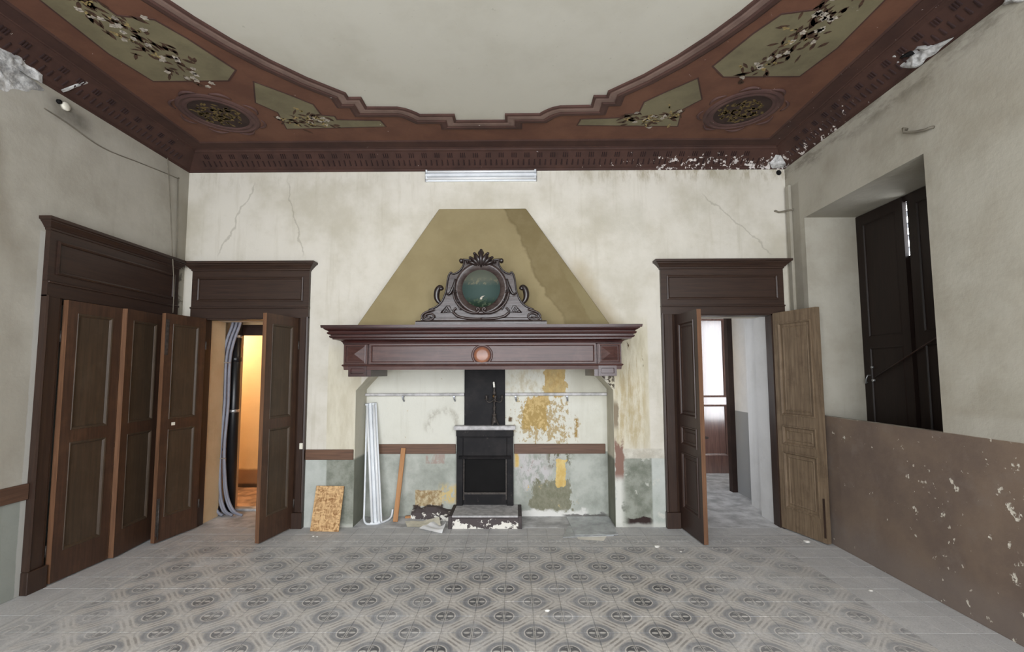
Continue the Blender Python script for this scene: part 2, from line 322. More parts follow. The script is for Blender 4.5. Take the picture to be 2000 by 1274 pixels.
def tile_mat():
    """Encaustic cement tiles, 20 cm: round medallions on alternate tile corners, plain border at the walls."""
    g = G('cement_tile', 0.62, 0.3)
    x, y, z = g.xyz(g.pos())
    X = g.sub(x, -0.084); Y = g.sub(y, 4.056)
    q = 0.28284
    a = g.mul(g.add(X, Y), 0.70711/q); b = g.mul(g.sub(X, Y), 0.70711/q)
    a = g.mul(g.sub(g.M('FRACT', g.add(a, 0.5)), 0.5), q); b = g.mul(g.sub(g.M('FRACT', g.add(b, 0.5)), 0.5), q)
    u = g.mul(g.add(a, b), 0.70711); v = g.mul(g.sub(a, b), 0.70711)
    w = g.mul(g.sub(g.noise(14, 4, 0.6, vec=g.pos()), 0.5), 0.010)
    r = g.add(g.M('SQRT', g.add(g.mul(u, u), g.mul(v, v))), w)
    th = g.M('ARCTAN2', v, u)
    LIGHT, TAUPE, GREY, DARK = lin((206, 201, 194)), lin((180, 175, 169)), lin((140, 141, 144)), lin((80, 81, 84))
    aa, ab = g.M('ABSOLUTE', a), g.M('ABSOLUTE', b)
    e = g.add(g.M('POWER', g.add(g.M('POWER', aa, 5.0), g.M('POWER', ab, 5.0)), 0.2), w)
    mn = g.add(g.M('MINIMUM', aa, ab), w)
    def band(lo, hi, s_=0.004): return g.mul(g.sm(e, lo-s_, lo+s_), g.sm(e, hi+s_, hi-s_))
    c = g.mix(g.mx(band(0.106, 0.119), band(0.131, 0.150)), TAUPE, LIGHT)
    dash = g.mul(band(0.118, 0.132, 0.003), g.sm(mn, 0.080, 0.060), g.sm(g.M('SINE', g.mul(mn, 70.0)), -0.6, 0.5))
    c = g.mix(g.mul(dash, 0.8), c, lin((140, 134, 128)))
    c = g.mix(g.mul(g.sm(g.M('MINIMUM', g.M('ABSOLUTE', u), g.M('ABSOLUTE', v)), 0.009, 0.003), g.sm(r, 0.140, 0.130), 0.8), c, GREY)
    c = g.mix(g.sm(r, 0.110, 0.098), c, GREY)
    c = g.mix(g.mul(g.sm(g.M('ABSOLUTE', g.sub(r, 0.090)), 0.007, 0.002), 0.5), c, lin((110, 111, 114)))
    c = g.mix(g.sm(r, 0.072, 0.068), c, LIGHT)
    c = g.mix(g.sm(r, 0.064, 0.060), c, DARK)
    au = g.M('ABSOLUTE', u); av = g.M('ABSOLUTE', v); du = g.mul(g.sub(au, 0.034), 0.62)
    eye = g.sm(g.M('SQRT', g.add(g.mul(du, du), g.mul(v, v))), 0.0145, 0.0105)
    stem = g.mul(g.sm(au, 0.010, 0.006), g.sm(r, 0.060, 0.056)); tip = g.mul(g.sm(g.M('ABSOLUTE', g.sub(r, 0.048)), 0.008, 0.004), g.sm(au, 0.026, 0.020), 0.6)
    c = g.mix(g.mx(eye, stem, tip), c, lin((186, 182, 176)))
    c = g.mix(g.mul(g.sm(au, 0.0045, 0.002), g.sm(r, 0.055, 0.05), g.sm(av, 0.018, 0.026)), c, DARK)
    # border row of ovals and plain margin
    fu = g.sub(g.M('FRACT', g.M('DIVIDE', g.add(X, 0.1), 0.2)), 0.5); fu = g.mul(fu, 0.2)
    MARG = lin((194, 194, 194))
    def border(cc, du, fv):
        rb = g.add(g.M('SQRT', g.add(g.mul(fu if fv else fy, fu if fv else fy), g.mul(du, du))), w)
        k = g.mix(g.sm(rb, 0.094, 0.086), lin((176, 176, 176)), lin((210, 208, 204)))
        k = g.mix(g.sm(rb, 0.080, 0.076), k, lin((164, 164, 164)))
        k = g.mix(g.sm(g.M('ABSOLUTE', g.sub(rb, 0.040)), 0.010, 0.005), k, lin((192, 190, 187)))
        ad = g.M('ABSOLUTE', du)
        k = g.mix(g.mul(g.sm(ad, 0.100, 0.104), g.sm(ad, 0.135, 0.130)), k, lin((206, 204, 200)))
        k = g.mix(g.sm(ad, 0.132, 0.136), k, lin((168, 168, 168)))
        return g.mix(g.sm(ad, 0.160, 0.156), cc, k)
    fy = g.mul(g.sub(g.M('FRACT', g.M('DIVIDE', g.add(Y, 0.1), 0.2)), 0.5), 0.2)
    out = g.mx(g.sm(y, 4.495, 4.499), g.sm(x, -3.084, -3.088), g.sm(x, 2.516, 2.520))
    c = g.mix(out, c, MARG)
    cb = border(c, g.sub(y, 4.656), True)
    c = g.mix(g.mul(g.sm(x, -3.40, -3.39), g.sm(x, 2.84, 2.83)), c, cb)
    cl = border(c, g.add(x, 3.246), False)
    c = g.mix(g.sm(y, 4.81, 4.80), c, cl)
    # wear and settled dust, the dust lightened to brighten the dim back floor
    n = g.noise(0.8, 6, 0.62, vec=g.pos()); n2 = g.noise(9, 5, 0.7, vec=g.pos())
    far = g.mx(g.sm(y, 3.6, 4.9), g.sm(x, 1.1, 2.5), g.sm(x, -1.7, -3.0))
    n4 = g.noise(4.5, 6, 0.72, vec=g.pos(), off=5.0)
    dust = g.M('MINIMUM', g.add(g.add(g.mul(g.sm(n, 0.38, 0.72), 0.38), g.mul(g.sm(n4, 0.44, 0.66), 0.40)), g.mul(far, 0.34)), 0.86)
    c = g.mix(dust, c, g.mix(g.sm(n2, 0.35, 0.7), lin((214, 213, 212)), lin((194, 194, 195))))
    pale = g.mul(g.box(g.wob(x, 0.9, 1.4), g.wob(y, 0.7, 1.4, 2.0), 2.0, 2.75, 3.55, 4.3, 0.25), g.sm(g.noise(3, 6, 0.7, vec=g.pos(), sc=(1, 2, 1)), 0.38, 0.6))
    c = g.mix(g.mul(pale, 0.5), c, lin((190, 189, 186)))
    sp = g.noise(38, 3, 0.6, vec=g.pos())
    c = g.mix(g.mul(g.sm(sp, 0.62, 0.72), 0.35), c, lin((124, 120, 116)))
    tone = g.nd('ShaderNodeObjectInfo').outputs['Random']
    c = g.mix(g.mul(tone, 0.10), c, lin((110, 108, 106)))
    gr = g.noise(90, 3, 0.7, vec=g.pos())
    c = g.mix(g.mul(g.sm(gr, 0.35, 0.7), 0.22), c, lin((104, 102, 100)))
    g.col(c); g.rough(g.add(0.52, g.mul(dust, 0.35))); g.bump(n2, 0.08, 0.004)
    return g.end()

def osb_mat():
    g = G('strand_board', 0.65, 0.3)
    wv = g.nd('ShaderNodeVectorMath', [g.nd('ShaderNodeTexNoise', {'Vector': g.obj(), 'Scale': 14.0, 'Detail': 1.0}).outputs[1], (0.07, 0.07, 0.07)], operation='MULTIPLY').outputs[0]
    v = g.nd('ShaderNodeVectorMath', [g.obj(), wv], operation='ADD').outputs[0]
    n = g.vor(22, vec=v, sc=(1, 1, 3.0), out=1); n2 = g.vor(24, vec=v, sc=(3.2, 1, 1), out=1)
    bw = g.nd('ShaderNodeRGBToBW', [n]).outputs[0]; bw2 = g.nd('ShaderNodeRGBToBW', [n2]).outputs[0]
    f = g.mul(g.add(bw, bw2), 0.5)
    c = g.mix(g.sm(f, 0.2, 0.8), lin((146, 106, 66)), lin((214, 178, 130)))
    return g.col(c).bump(f, 0.2, 0.004).end()

def hood_mat():
    g = G('olive_hood_plaster', 0.85, 0.2); x, y, z = g.xyz(g.pos())
    n = g.noise(2.0, 6, 0.62)
    c = g.mix(g.sm(n, 0.3, 0.7), lin((150, 137, 104)), lin((137, 124, 92)))
    # damp stain running down the right slope
    d = g.sub(x, g.add(-0.10, g.mul(g.sub(3.45, z), 0.50)))
    dw = g.wob(d, 0.30, 2.4, 3.0); dw = g.wob(dw, 0.08, 9, 4.0)
    m = g.sm(dw, -0.015, 0.015)
    c = g.mix(g.mul(m, 0.85), c, g.mix(g.sm(g.noise(4, 6, 0.65, off=2.0), 0.35, 0.7), lin((116, 103, 72)), lin((127, 114, 84))))
    rim = g.sm(g.M('ABSOLUTE', dw), 0.03, 0.0)
    c = g.mix(g.mul(rim, 0.35), c, lin((100, 88, 60)))
    d2 = g.wob(g.sub(d, 0.25), 0.22, 3.0, 8.0)
    c = g.mix(g.mul(g.sm(d2, 0.0, 0.03), g.sm(z, 2.9, 2.5), 0.55), c, lin((136, 126, 94)))
    return g.col(c).bump(n, 0.2, 0.012).end()

def picture_mat():
    g = G('painted_seascape', 0.7, 0.15); x, y, z = g.xyz()
    n = g.noise(9, 5, 0.65, sc=(1, 1, 2.5))
    zz = g.add(z, g.mul(g.sub(n, 0.5), 0.05))
    c = g.mix(g.sm(zz, 0.02, 0.10), lin((58, 74, 70)), lin((88, 92, 82)))
    c = g.mix(g.mul(g.sm(zz, 0.03, 0.05), g.sm(zz, 0.12, 0.08), g.sm(g.noise(22, 4, 0.6), 0.5, 0.6)), c, lin((106, 104, 88)))
    c = g.mix(g.sm(zz, -0.08, -0.16), c, lin((34, 50, 38)))
    c = g.mix(g.mul(g.sm(zz, -0.09, -0.11), g.sm(g.noise(30, 4, 0.6, off=3.0), 0.55, 0.62)), c, lin((74, 84, 66)))
    return g.col(c).end()

def peel_white(name, thr):
    g = G(name, 0.85, 0.2); n = g.noise(9, 6, 0.7, sc=(1, 1, 1.4)); x, y, z = g.xyz()
    f = g.add(n, g.mul(g.sub(0.04, z), 1.2))
    return g.col(g.mix(g.sm(f, thr, thr+0.03), lin((84, 77, 77)), lin((226, 223, 214)))).bump(n, 0.3, 0.01).end()

def iron_mat():
    g = G('black_iron', 0.6, 0.18, 0.0); n = g.noise(4, 6, 0.65); n2 = g.noise(18, 4, 0.7, off=3.0)
    c = g.mix(g.sm(n, 0.4, 0.75), lin((26, 25, 27)), lin((46, 43, 43)))
    c = g.mix(g.mul(g.sm(n2, 0.64, 0.72), 0.35), c, lin((104, 98, 92)))
    return g.col(c).end()

def raw_mat():
    g = G('bare_plaster', 0.95, 0.1); n = g.noise(11, 7, 0.75); n2 = g.noise(4, 5, 0.6, off=3.0)
    c = g.mix(g.sm(n, 0.38, 0.60), lin((150, 150, 150)), lin((222, 222, 221)))
    return g.col(g.mix(g.mul(g.sm(n2, 0.45, 0.65), 0.6), c, lin((140, 138, 134)))).bump(n, 0.5, 0.02).end()
def hall_wall_mat():
    g = G('hall_plaster', 0.9, 0.15); x, y, z = g.xyz()
    c = mottled(g, lin((212, 211, 210)), lin((182, 180, 177)), 0.5, 0.2)
    d = g.mul(g.sm(z, 1.125, 1.12), g.sm(g.wob(y, 0.06, 6), 5.88, 5.90))
    return g.col(g.mix(d, c, lin((144, 144, 144)))).bump(g.noise(4, 6, 0.65), 0.3, 0.02).end()

def yellow_mat(name, a, b, base):
    g = G(name, 0.9, 0.15); x, y, z = g.xyz()
    c = mottled(g, lin(a), lin(b), 0.6, 0.3)
    if base: c = g.mix(g.sm(g.wob(z, 0.05, 5), 0.29, 0.25), c, g.mix(g.sm(g.wob(z, 0.03, 8), 0.09, 0.05), lin((146, 116, 86)), lin((80, 66, 54))))
    return g.col(c).bump(g.noise(4, 6, 0.65), 0.3, 0.02).end()

MT = dict(
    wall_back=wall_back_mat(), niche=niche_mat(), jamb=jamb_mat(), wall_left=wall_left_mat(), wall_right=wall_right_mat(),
    ceiling=ceiling_mat(), tile=tile_mat(), osb=osb_mat(), hood=hood_mat(), picture=picture_mat(), iron=iron_mat(),
    cornice=flaky('cornice_paint', (76, 53, 46), (60, 42, 37), w_cornice), tongue=flaky('cornice_tongue_paint', (54, 37, 35), (45, 31, 30), w_cornice),
    band=flaky('brown_band_paint', (78, 55, 48), (64, 45, 41), w_none), orange=flaky('terracotta_paint', (110, 76, 60), (94, 63, 51), w_none),
    mauve=flaky('mauve_moulding_paint', (132, 110, 101), (108, 88, 81), w_none), dkmould=flaky('dark_moulding_paint', (82, 58, 52), (66, 47, 42), w_none),
    olive=flaky('olive_panel_paint', (124, 117, 92), (106, 99, 78), w_none), medal=flaky('medallion_ring_paint', (94, 70, 65), (74, 54, 52), w_none),
    meddark=plain('medallion_ground_paint', (52, 38, 34), 0.8), gold=plain('foliage_gold_paint', (104, 88, 52), 0.8, var=0.2, scale=30),
    leafp=plain('painted_leaf', (72, 52, 40), 0.8, var=0.2, scale=30), flowerp=plain('painted_flower', (178, 170, 158), 0.8, var=0.2, scale=30),
    yellowp=plain('painted_yellow', (152, 134, 90), 0.8, var=0.15, scale=30),
    raw=raw_mat(),
    casing=wood('door_casing_wood', (63, 46, 37), (48, 35, 29), 'z', 0.42, 0.4),
    casingh=wood('door_header_wood', (63, 46, 37), (48, 35, 29), 'x', 0.42, 0.4),
    casingy=wood('side_header_wood', (58, 41, 33), (45, 32, 27), 'y', 0.42, 0.4),
    leaf=wood('door_leaf_wood', (78, 55, 42), (58, 41, 32), 'z', 0.45, 0.4, dust=(108, 78, 56), dustamt=0.3),
    lpanel=wood('door_panel_wood', (76, 61, 47), (61, 50, 39), 'z', 0.5, 0.35, dust=(88, 74, 60), dustamt=0.4),
    edge=wood('raw_edge_wood', (122, 88, 64), (94, 66, 48), 'z', 0.6, 0.3),
    leafE=wood('walnut_leaf_wood', (62, 43, 35), (48, 33, 28), 'z', 0.38, 0.45),
    leafF=wood('weathered_leaf_wood', (128, 110, 89), (98, 82, 65), 'z', 0.65, 0.25, dust=(74, 59, 46), dustamt=0.5),
    mahog=wood('mahogany_gloss', (84, 58, 53), (60, 40, 37), 'x', 0.32, 0.32, dust=(108, 82, 76), dustamt=0.3, bump=0.04),
    mahogd=wood('mahogany_dark', (66, 36, 33), (42, 23, 22), 'x', 0.26, 0.45, bump=0.04),
    crest=wood('carved_walnut', (64, 51, 48), (42, 32, 30), 'x', 0.27, 0.45, dust=(98, 88, 84), dustamt=0.5, bump=0.35),
    crestd=wood('carved_walnut_dark', (44, 33, 31), (30, 22, 21), 'x', 0.3, 0.55, bump=0.06),
    inlay=wood('rosette_wood', (146, 96, 70), (118, 74, 54), 'x', 0.3, 0.5),
    rail=wood('wall_rail_wood', (112, 83, 65), (88, 64, 51), 'x', 0.5, 0.35),
    raily=wood('side_rail_wood', (100, 74, 59), (78, 57, 46), 'y', 0.5, 0.35),
    lath=wood('pine_lath', (186, 138, 94), (164, 116, 74), 'z', 0.6, 0.3),
    shutter=wood('shutter_wood', (38, 27, 23), (28, 20, 17), 'z', 0.5, 0.3),
    white=plain('white_enamel', (224, 228, 232), 0.3, 0.5, var=0.04), tube=plain('opal_tube', (236, 238, 240), 0.2, 0.5, var=0.02),
    zinc=plain('dull_zinc', (150, 152, 156), 0.4, 0.4, 0.6), marble=plain('grey_marble', (184, 182, 182), 0.5, 0.3, var=0.15, scale=12),
    slab=plain('dusty_slab', (182, 180, 180), 0.8, 0.2, var=0.12, scale=14), peel=peel_white('peeling_whitewash', 0.50),
    darkstone=plain('dark_stone_edge', (74, 68, 68), 0.7, 0.2), bronze=plain('dusty_bronze', (70, 64, 60), 0.5, 0.4, 0.3, var=0.2, scale=40),
    brass=plain('brass_collar', (150, 118, 74), 0.4, 0.5, 0.7), wax=plain('candle_wax', (240, 238, 230), 0.5, 0.4, var=0.02),
    paper=plain('white_paper', (246, 247, 249), 0.8, 0.2, var=0.04), paperb=plain('yellowed_paper', (228, 223, 206), 0.8, 0.2, var=0.06, scale=14),
    card=plain('pale_cardboard', (232, 228, 218), 0.8, 0.2, var=0.05), conduit=plain('grey_conduit', (134, 136, 148), 0.5, 0.4, var=0.06),
    black=plain('black_plastic', (24, 24, 27), 0.35, 0.5, var=0.1), steel=plain('clamp_steel', (190, 192, 194), 0.3, 0.5, 0.8),
    cable=plain('old_cable', (118, 112, 100), 0.7, 0.2), plate=plain('ivory_plastic', (226, 222, 208), 0.4, 0.4, var=0.03),
    hall=hall_wall_mat(), grout=plain('grout', (184, 181, 176), 0.9, 0.1), cement=plain('cement_floor', (192, 192, 193), 0.85, 0.2, var=0.16, scale=5),
    yel=yellow_mat('yellow_plaster', (228, 198, 146), (208, 176, 124), True), beige=yellow_mat('ochre_plaster', (206, 180, 144), (180, 152, 116), False),
    terrac=plain('terracotta_floor', (172, 140, 112), 0.7, 0.25, var=0.25, scale=4), neutral=plain('neutral_plaster', (205, 200, 188), 0.9, 0.1),
    hdoor=wood('hall_door_wood', (112, 84, 76), (86, 63, 57), 'z', 0.22, 0.7), hdark=plain('dark_post_wood', (46, 32, 27), 0.5, 0.3),
    chip=plain('plaster_chip', (222, 220, 214), 0.9, 0.1, var=0.05), soot_and_hole_shade=plain('soot_and_hole_shade', (20, 19, 19), 0.8, 0.2),
)
for _n in MT['hdoor'].node_tree.nodes:
    if _n.type == 'BSDF_PRINCIPLED': _n.inputs['Coat Weight'].default_value = 1.0; _n.inputs['Coat Roughness'].default_value = 0.15
def glass_mat():
    g = G('dusty_glass', 0.25, 0.5); n = g.noise(7, 6, 0.7); n2 = g.noise(3, 5, 0.6, off=4.0)
    f = g.add(g.mul(g.sm(n, 0.35, 0.7), 0.35), g.mul(g.sm(n2, 0.35, 0.7), 0.30))
    g.col(g.mix(n, lin((220, 223, 225)), lin((194, 198, 200))))
    g.put(g.b.inputs['Transmission Weight'], g.sub(0.55, f)); g.b.inputs['IOR'].default_value = 1.45
    return g.end()
MT['glass'] = glass_mat()

# ------------------------------------------------------------------ mesh helpers
WM = {}      # world matrix of every object that may be a parent
class MB:
    def __init__(s): s.v = []; s.f = []; s.sm = []
    def vert(s, p): s.v.append(tuple(p)); return len(s.v)-1
    def face(s, ids, smooth=False): s.f.append(tuple(ids)); s.sm.append(smooth)
    def box(s, x0, x1, y0, y1, z0, z1):
        b = len(s.v)
        for z in (z0, z1):
            for (x, y) in ((x0, y0), (x1, y0), (x1, y1), (x0, y1)): s.v.append((x, y, z))
        for q in ((3, 2, 1, 0), (4, 5, 6, 7), (0, 1, 5, 4), (1, 2, 6, 5), (2, 3, 7, 6), (3, 0, 4, 7)): s.face([b+i for i in q])
        return s
    def prism(s, poly, w0, w1, f):
        """Extrude the 2-D polygon between depths w0 and w1; f(u, v, w) -> xyz."""
        n = len(poly); b = len(s.v)
        for w in (w0, w1):
            for (u, v) in poly: s.v.append(tuple(f(u, v, w)))
        tri = tessellate_polygon([[Vector((u, v, 0)) for u, v in poly]])
        for t in tri: s.face([b+i for i in t]); s.face([b+n+i for i in reversed(t)])
        for i in range(n): s.face((b+i, b+(i+1) % n, b+n+(i+1) % n, b+n+i))
        return s
    def tube(s, pts, r, seg=8, cap=True, flat=1.0):
        pts = [Vector(p) for p in pts]; n = len(pts)
        rr = r if isinstance(r, (list, tuple)) else [r]*n
        b = len(s.v); T0 = (pts[1]-pts[0]).normalized()
        ref = Vector((0, 0, 1)) if abs(T0.z) < 0.9 else Vector((1, 0, 0))
        U = T0.cross(ref).normalized()
        for i in range(n):
            T = (pts[min(i+1, n-1)]-pts[max(i-1, 0)]).normalized()
            U = (U - T*U.dot(T)).normalized(); V = T.cross(U)
            for k in range(seg):
                a = 2*pi*k/seg; s.v.append(tuple(pts[i] + U*cos(a)*rr[i] + V*sin(a)*rr[i]*flat))
        for i in range(n-1):
            for k in range(seg):
                k2 = (k+1) % seg; s.face((b+i*seg+k, b+i*seg+k2, b+(i+1)*seg+k2, b+(i+1)*seg+k), True)
        if cap:
            s.face([b+k for k in reversed(range(seg))]); s.face([b+(n-1)*seg+k for k in range(seg)])
        return s
    def lathe(s, prof, c, seg=24, axis='z', smooth=True):
        """prof: (radius, height) list, turned about an axis through c."""
        b = len(s.v); n = len(prof)
        for (r, h) in prof:
            for k in range(seg):
                a = 2*pi*k/seg; p = (r*cos(a), r*sin(a), h)
                if axis == 'y': p = (p[0], -p[2], p[1])
                if axis == 'x': p = (p[2], p[0], p[1])
                s.v.append((c[0]+p[0], c[1]+p[1], c[2]+p[2]))
        for i in range(n-1):
            for k in range(seg):
                k2 = (k+1) % seg; s.face((b+i*seg+k, b+i*seg+k2, b+(i+1)*seg+k2, b+(i+1)*seg+k), smooth)
        if prof[0][0] > 1e-6: s.face([b+k for k in reversed(range(seg))])
        if prof[-1][0] > 1e-6: s.face([b+(n-1)*seg+k for k in range(seg)])
        return s
    def mold(s, path, prof, closed, f, capends=True):
        """Sweep profile points (offset d, depth w) along a 2-D path with mitred corners."""
        n = len(path); b = len(s.v); m = len(prof)
        P = [Vector(p) for p in path]
        def nrm(i, j):
            d = (P[j]-P[i]).normalized(); return Vector((d.y, -d.x))
        for i in range(n):
            if closed: n1, n2 = nrm((i-1) % n, i), nrm(i, (i+1) % n)
            else:
                n1 = nrm(i-1, i) if i > 0 else nrm(i, i+1); n2 = nrm(i, i+1) if i < n-1 else n1
            mt = (n1+n2)/max(0.15, 1+n1.dot(n2))
            for (d, w) in prof:
                q = P[i]+mt*d; s.v.append(tuple(f(q.x, q.y, w)))
        for i in range(n if closed else n-1):
            j = (i+1) % n
            for k in range(m-1): s.face((b+i*m+k, b+j*m+k, b+j*m+k+1, b+i*m+k+1))
        if not closed and capends:
            s.face([b+k for k in range(m)]); s.face([b+(n-1)*m+k for k in reversed(range(m))])
        return s
    def build(s, name, mat, parent=None, origin=None, local=False, bevel=0, kind=None, smooth=None):
        me = bpy.data.meshes.new(name)
        if origin is None: origin = (0, 0, 0)
        M = WM.get(parent.name) if parent is not None else None
        vs = s.v
        if not local:
            if M is not None:
                iv = M.inverted(); vs = [iv @ Vector(p) for p in vs]
            else: vs = [Vector(p)-Vector(origin) for p in vs]
        me.from_pydata([tuple(p) for p in vs], [], s.f)
        bm = bmesh.new(); bm.from_mesh(me)
        for fc, q in zip(bm.faces, s.sm): fc.smooth = q if smooth is None else smooth
        bmesh.ops.recalc_face_normals(bm, faces=bm.faces)
        if bevel:
            es = [e for e in bm.edges if len(e.link_faces) == 2 and e.calc_face_angle() > 0.6]
            bmesh.ops.bevel(bm, geom=es, offset=bevel, segments=1, affect='EDGES', clamp_overlap=True)
        bm.to_mesh(me); bm.free()
        me.materials.append(mat)
        o = bpy.data.objects.new(name, me); C.objects.link(o)
        if parent is not None: o.parent = parent; WM[o.name] = (M if M is not None else Matrix()).copy()
        else: o.location = origin; WM[o.name] = Matrix.Translation(origin)
        if kind: o['kind'] = kind
        return o

def tag(o, label=None, cat=None, group=None, kind=None):
    if label: o['label'] = label
    if cat: o['category'] = cat
    if group: o['group'] = group
    if kind: o['kind'] = kind
    return o
def thing(name, loc, label, cat, group=None, kind=None):
    o = bpy.data.objects.new(name, None); C.objects.link(o); o.location = loc; o.empty_display_size = 0.1
    WM[o.name] = Matrix.Translation(loc)
    return tag(o, label, cat, group, kind)
def copy_tree(o, parent=None):
    c = o.copy(); C.objects.link(c)
    if parent is not None: c.parent = parent
    for ch in list(o.children): copy_tree(ch, c)
    return c
XZ = lambda yy, sgn=-1: (lambda u, v, w: (u, yy + sgn*w, v))      # wall facing -y: depth w comes out towards the room
def arc(c, r, a0, a1, n): return [(c[0]+r*cos(radians(a0+(a1-a0)*i/n)), c[1]+r*sin(radians(a0+(a1-a0)*i/n))) for i in range(n+1)]

# ------------------------------------------------------------------ shell
# floor: sub-base, then the tiles one by one
fl = MB().box(XL-0.4, XR+0.9, YR-0.4, YB+0.02, -0.12, -0.004).build('floor', MT['grout'], kind='structure')
tag(fl, 'floor of patterned grey cement tiles with round medallions', kind='structure')
S = 0.2; GX, GY = -0.084, 4.056
def tile_mb(x0, x1, y0, y1, mb, dz=0.0):
    g_, bv, z1, z0 = 0.0012, 0.0009, dz, -0.012
    x0 += g_; x1 -= g_; y0 += g_; y1 -= g_; b = len(mb.v)
    for (q, z) in ((0, z0), (0, z1-bv), (bv, z1)):
        for (x, y) in ((x0+q, y0+q), (x1-q, y0+q), (x1-q, y1-q), (x0+q, y1-q)): mb.v.append((x, y, z))
    for l in (0, 4):
        for k in range(4): k2 = (k+1) % 4; mb.face((b+l+k, b+l+k2, b+l+4+k2, b+l+4+k))
    mb.face((b+8, b+9, b+10, b+11))
tiles = []
i0 = math.floor((XL-GX)/S); i1 = math.ceil((XR-GX)/S); j0 = math.floor((YR-GY)/S); j1 = math.ceil((YB-GY)/S)
for j in range(j0, j1):
    for i in range(i0, i1):
        x0, x1 = max(XL, GX+i*S), min(XR, GX+(i+1)*S); y0, y1 = max(YR, GY+j*S), min(YB, GY+(j+1)*S)
        if x1-x0 > 0.02 and y1-y0 > 0.02: tiles.append((x0, x1, y0, y1))
def inview(t):
    cx, cy = (t[0]+t[1])/2, (t[2]+t[3])/2
    return cy > 2.72 and abs(cx) < cy*1.13
vis = sorted([t for t in tiles if inview(t)], key=lambda t: t[2])
big, rest = vis[:298], [t for t in tiles if t not in set(vis[:298])]
whole = None
for t in big:
    dz = random.uniform(-0.0006, 0.0006); cx, cy = (t[0]+t[1])/2, (t[2]+t[3])/2
    full = abs(t[1]-t[0]-S) < 1e-6 and abs(t[3]-t[2]-S) < 1e-6
    if full and whole:
        o = bpy.data.objects.new('tile', whole); C.objects.link(o); o.parent = fl
    else:
        mb = MB(); tile_mb(t[0]-cx, t[1]-cx, t[2]-cy, t[3]-cy, mb); o = mb.build('tile', MT['tile'], fl, local=True)
        if full: whole = o.data
    o.location = (cx, cy, dz)
mb = MB()
for t in rest: tile_mb(*t, mb, dz=random.uniform(-0.0006, 0.0006))
mb.build('tile_field', MT['tile'], fl, kind='stuff')

# back wall with niche and two door openings
TW = 0.36                       # thickness at the niche
D2 = (-3.47, -2.405, 2.268); D3 = (1.752, 2.835, 2.292)
NX0, NX1, NZ, NB = -1.760, 1.072, 1.86, 5.435
mb = MB(); y0, y1 = YB, YB+TW+0.02
mb.box(-4.2, D2[0], y0, y1, 0, 4.3); mb.box(D2[1], NX0, y0, y1, 0, 4.3); mb.box(NX1, D3[0], y0, y1, 0, 4.3); mb.box(D3[1], XR+0.9, y0, y1, 0, 4.3)
mb.box(D2[0], D2[1], y0, y1, D2[2], 4.3); mb.box(D3[0], D3[1], y0, y1, D3[2], 4.3)
wb = mb.build('wall_back', MT['wall_back'], kind='structure')
mb = MB(); mb.box(NX0, NX1, y0, y1, NZ, 4.3)
for sx, xe in ((1, NX0), (-1, NX1)):
    mb.prism([(xe, 1.468), (xe, NZ), (xe+sx*0.345, NZ)], y0, y1, lambda u, v, w: (u, w, v))
mb.build('fireplace_lintel', MT['wall_back'], wb)
mb = MB(); mb.box(NX0-0.2, NX1+0.2, NB, NB+0.15, 0, 2.2)
mb.build('niche_back', MT['niche'], wb)
mb = MB(); q = 0.003          # jamb plaster
mb.box(NX0-q, NX0+q, YB+0.004, NB, 0, 1.468); mb.box(NX1-q, NX1+q, YB+0.004, NB, 0, 1.468)
for sx, xe in ((1, NX0), (-1, NX1)):
    mb.prism([(xe+sx*q, 1.466), (xe, 1.470), (xe+sx*0.345, NZ), (xe+sx*0.35, NZ-0.004)], YB+0.004, NB, lambda u, v, w: (u, w, v))
mb.build('niche_jamb', MT['jamb'], wb)
MB().box(NX0, NX1, YB-0.02, NB, -0.12, 0.001).build('floor', MT['cement'], kind='structure')

# side walls
LD = (3.68, 4.735, 2.268)
mb = MB(); x0, x1 = XL-0.3, XL
mb.box(x0, x1, YR-0.3, LD[0], 0, 4.3); mb.box(x0, x1, LD[1], YB+0.001, 0, 4.3); mb.box(x0, x1, LD[0], LD[1], LD[2], 4.3)
mb.box(x0-0.1, x0, 3.3, 5.06, 0, 2.5)
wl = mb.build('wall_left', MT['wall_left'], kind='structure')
WY0, WY1, WZT, SHX = 3.338, 4.755, 3.28, 3.585
mb = MB(); x0, x1 = XR, XR+0.85
mb.box(x0, x1, YR-0.3, WY0, 0, 4.3); mb.box(x0, x1, WY1, YB+0.001, 0, 4.3); mb.box(x0, x1, WY0, WY1, WZT, 4.3); mb.box(x0, x0+0.05, WY0, WY1, 0, 1.222); mb.box(x0+0.05, x1, WY0, WY1, 0, 0.9)
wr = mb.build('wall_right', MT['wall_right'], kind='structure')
# rear wall with three tall open windows
mb = MB(); xs = [XL-0.3] + [q for w in REAR_WINDOWS for q in w] + [XR+0.85]
for k in range(0, len(xs), 2): mb.box(xs[k], xs[k+1], YR-0.3, YR, 0, 4.3)
for a, b in REAR_WINDOWS: mb.box(a, b, YR-0.3, YR, 0, WZ0); mb.box(a, b, YR-0.3, YR, WZ1, 4.3)
mb.build('wall_rear', MT['neutral'], kind='structure')

# ceiling
cl = MB().box(XL-0.3, XR+0.3, YR-0.3, YB+0.4, ZC, ZC+0.15).build('ceiling', MT['ceiling'], kind='structure')
tag(cl, 'cream plaster ceiling with a painted terracotta border round a scalloped field', kind='structure')
quarter = [(0.245, 2.64), (0.245, 2.53), (0.575, 2.53), (0.60, 2.50), (0.64, 2.465), (0.69, 2.43), (0.76, 2.405), (1.045, 2.40), (1.045, 2.25), (1.16, 2.25), (1.16, 2.185)]
for k in range(1, 11):
    dy = 2.185*(1-k/10); quarter.append((math.sqrt(2.81**2-dy*dy)-0.6, dy))
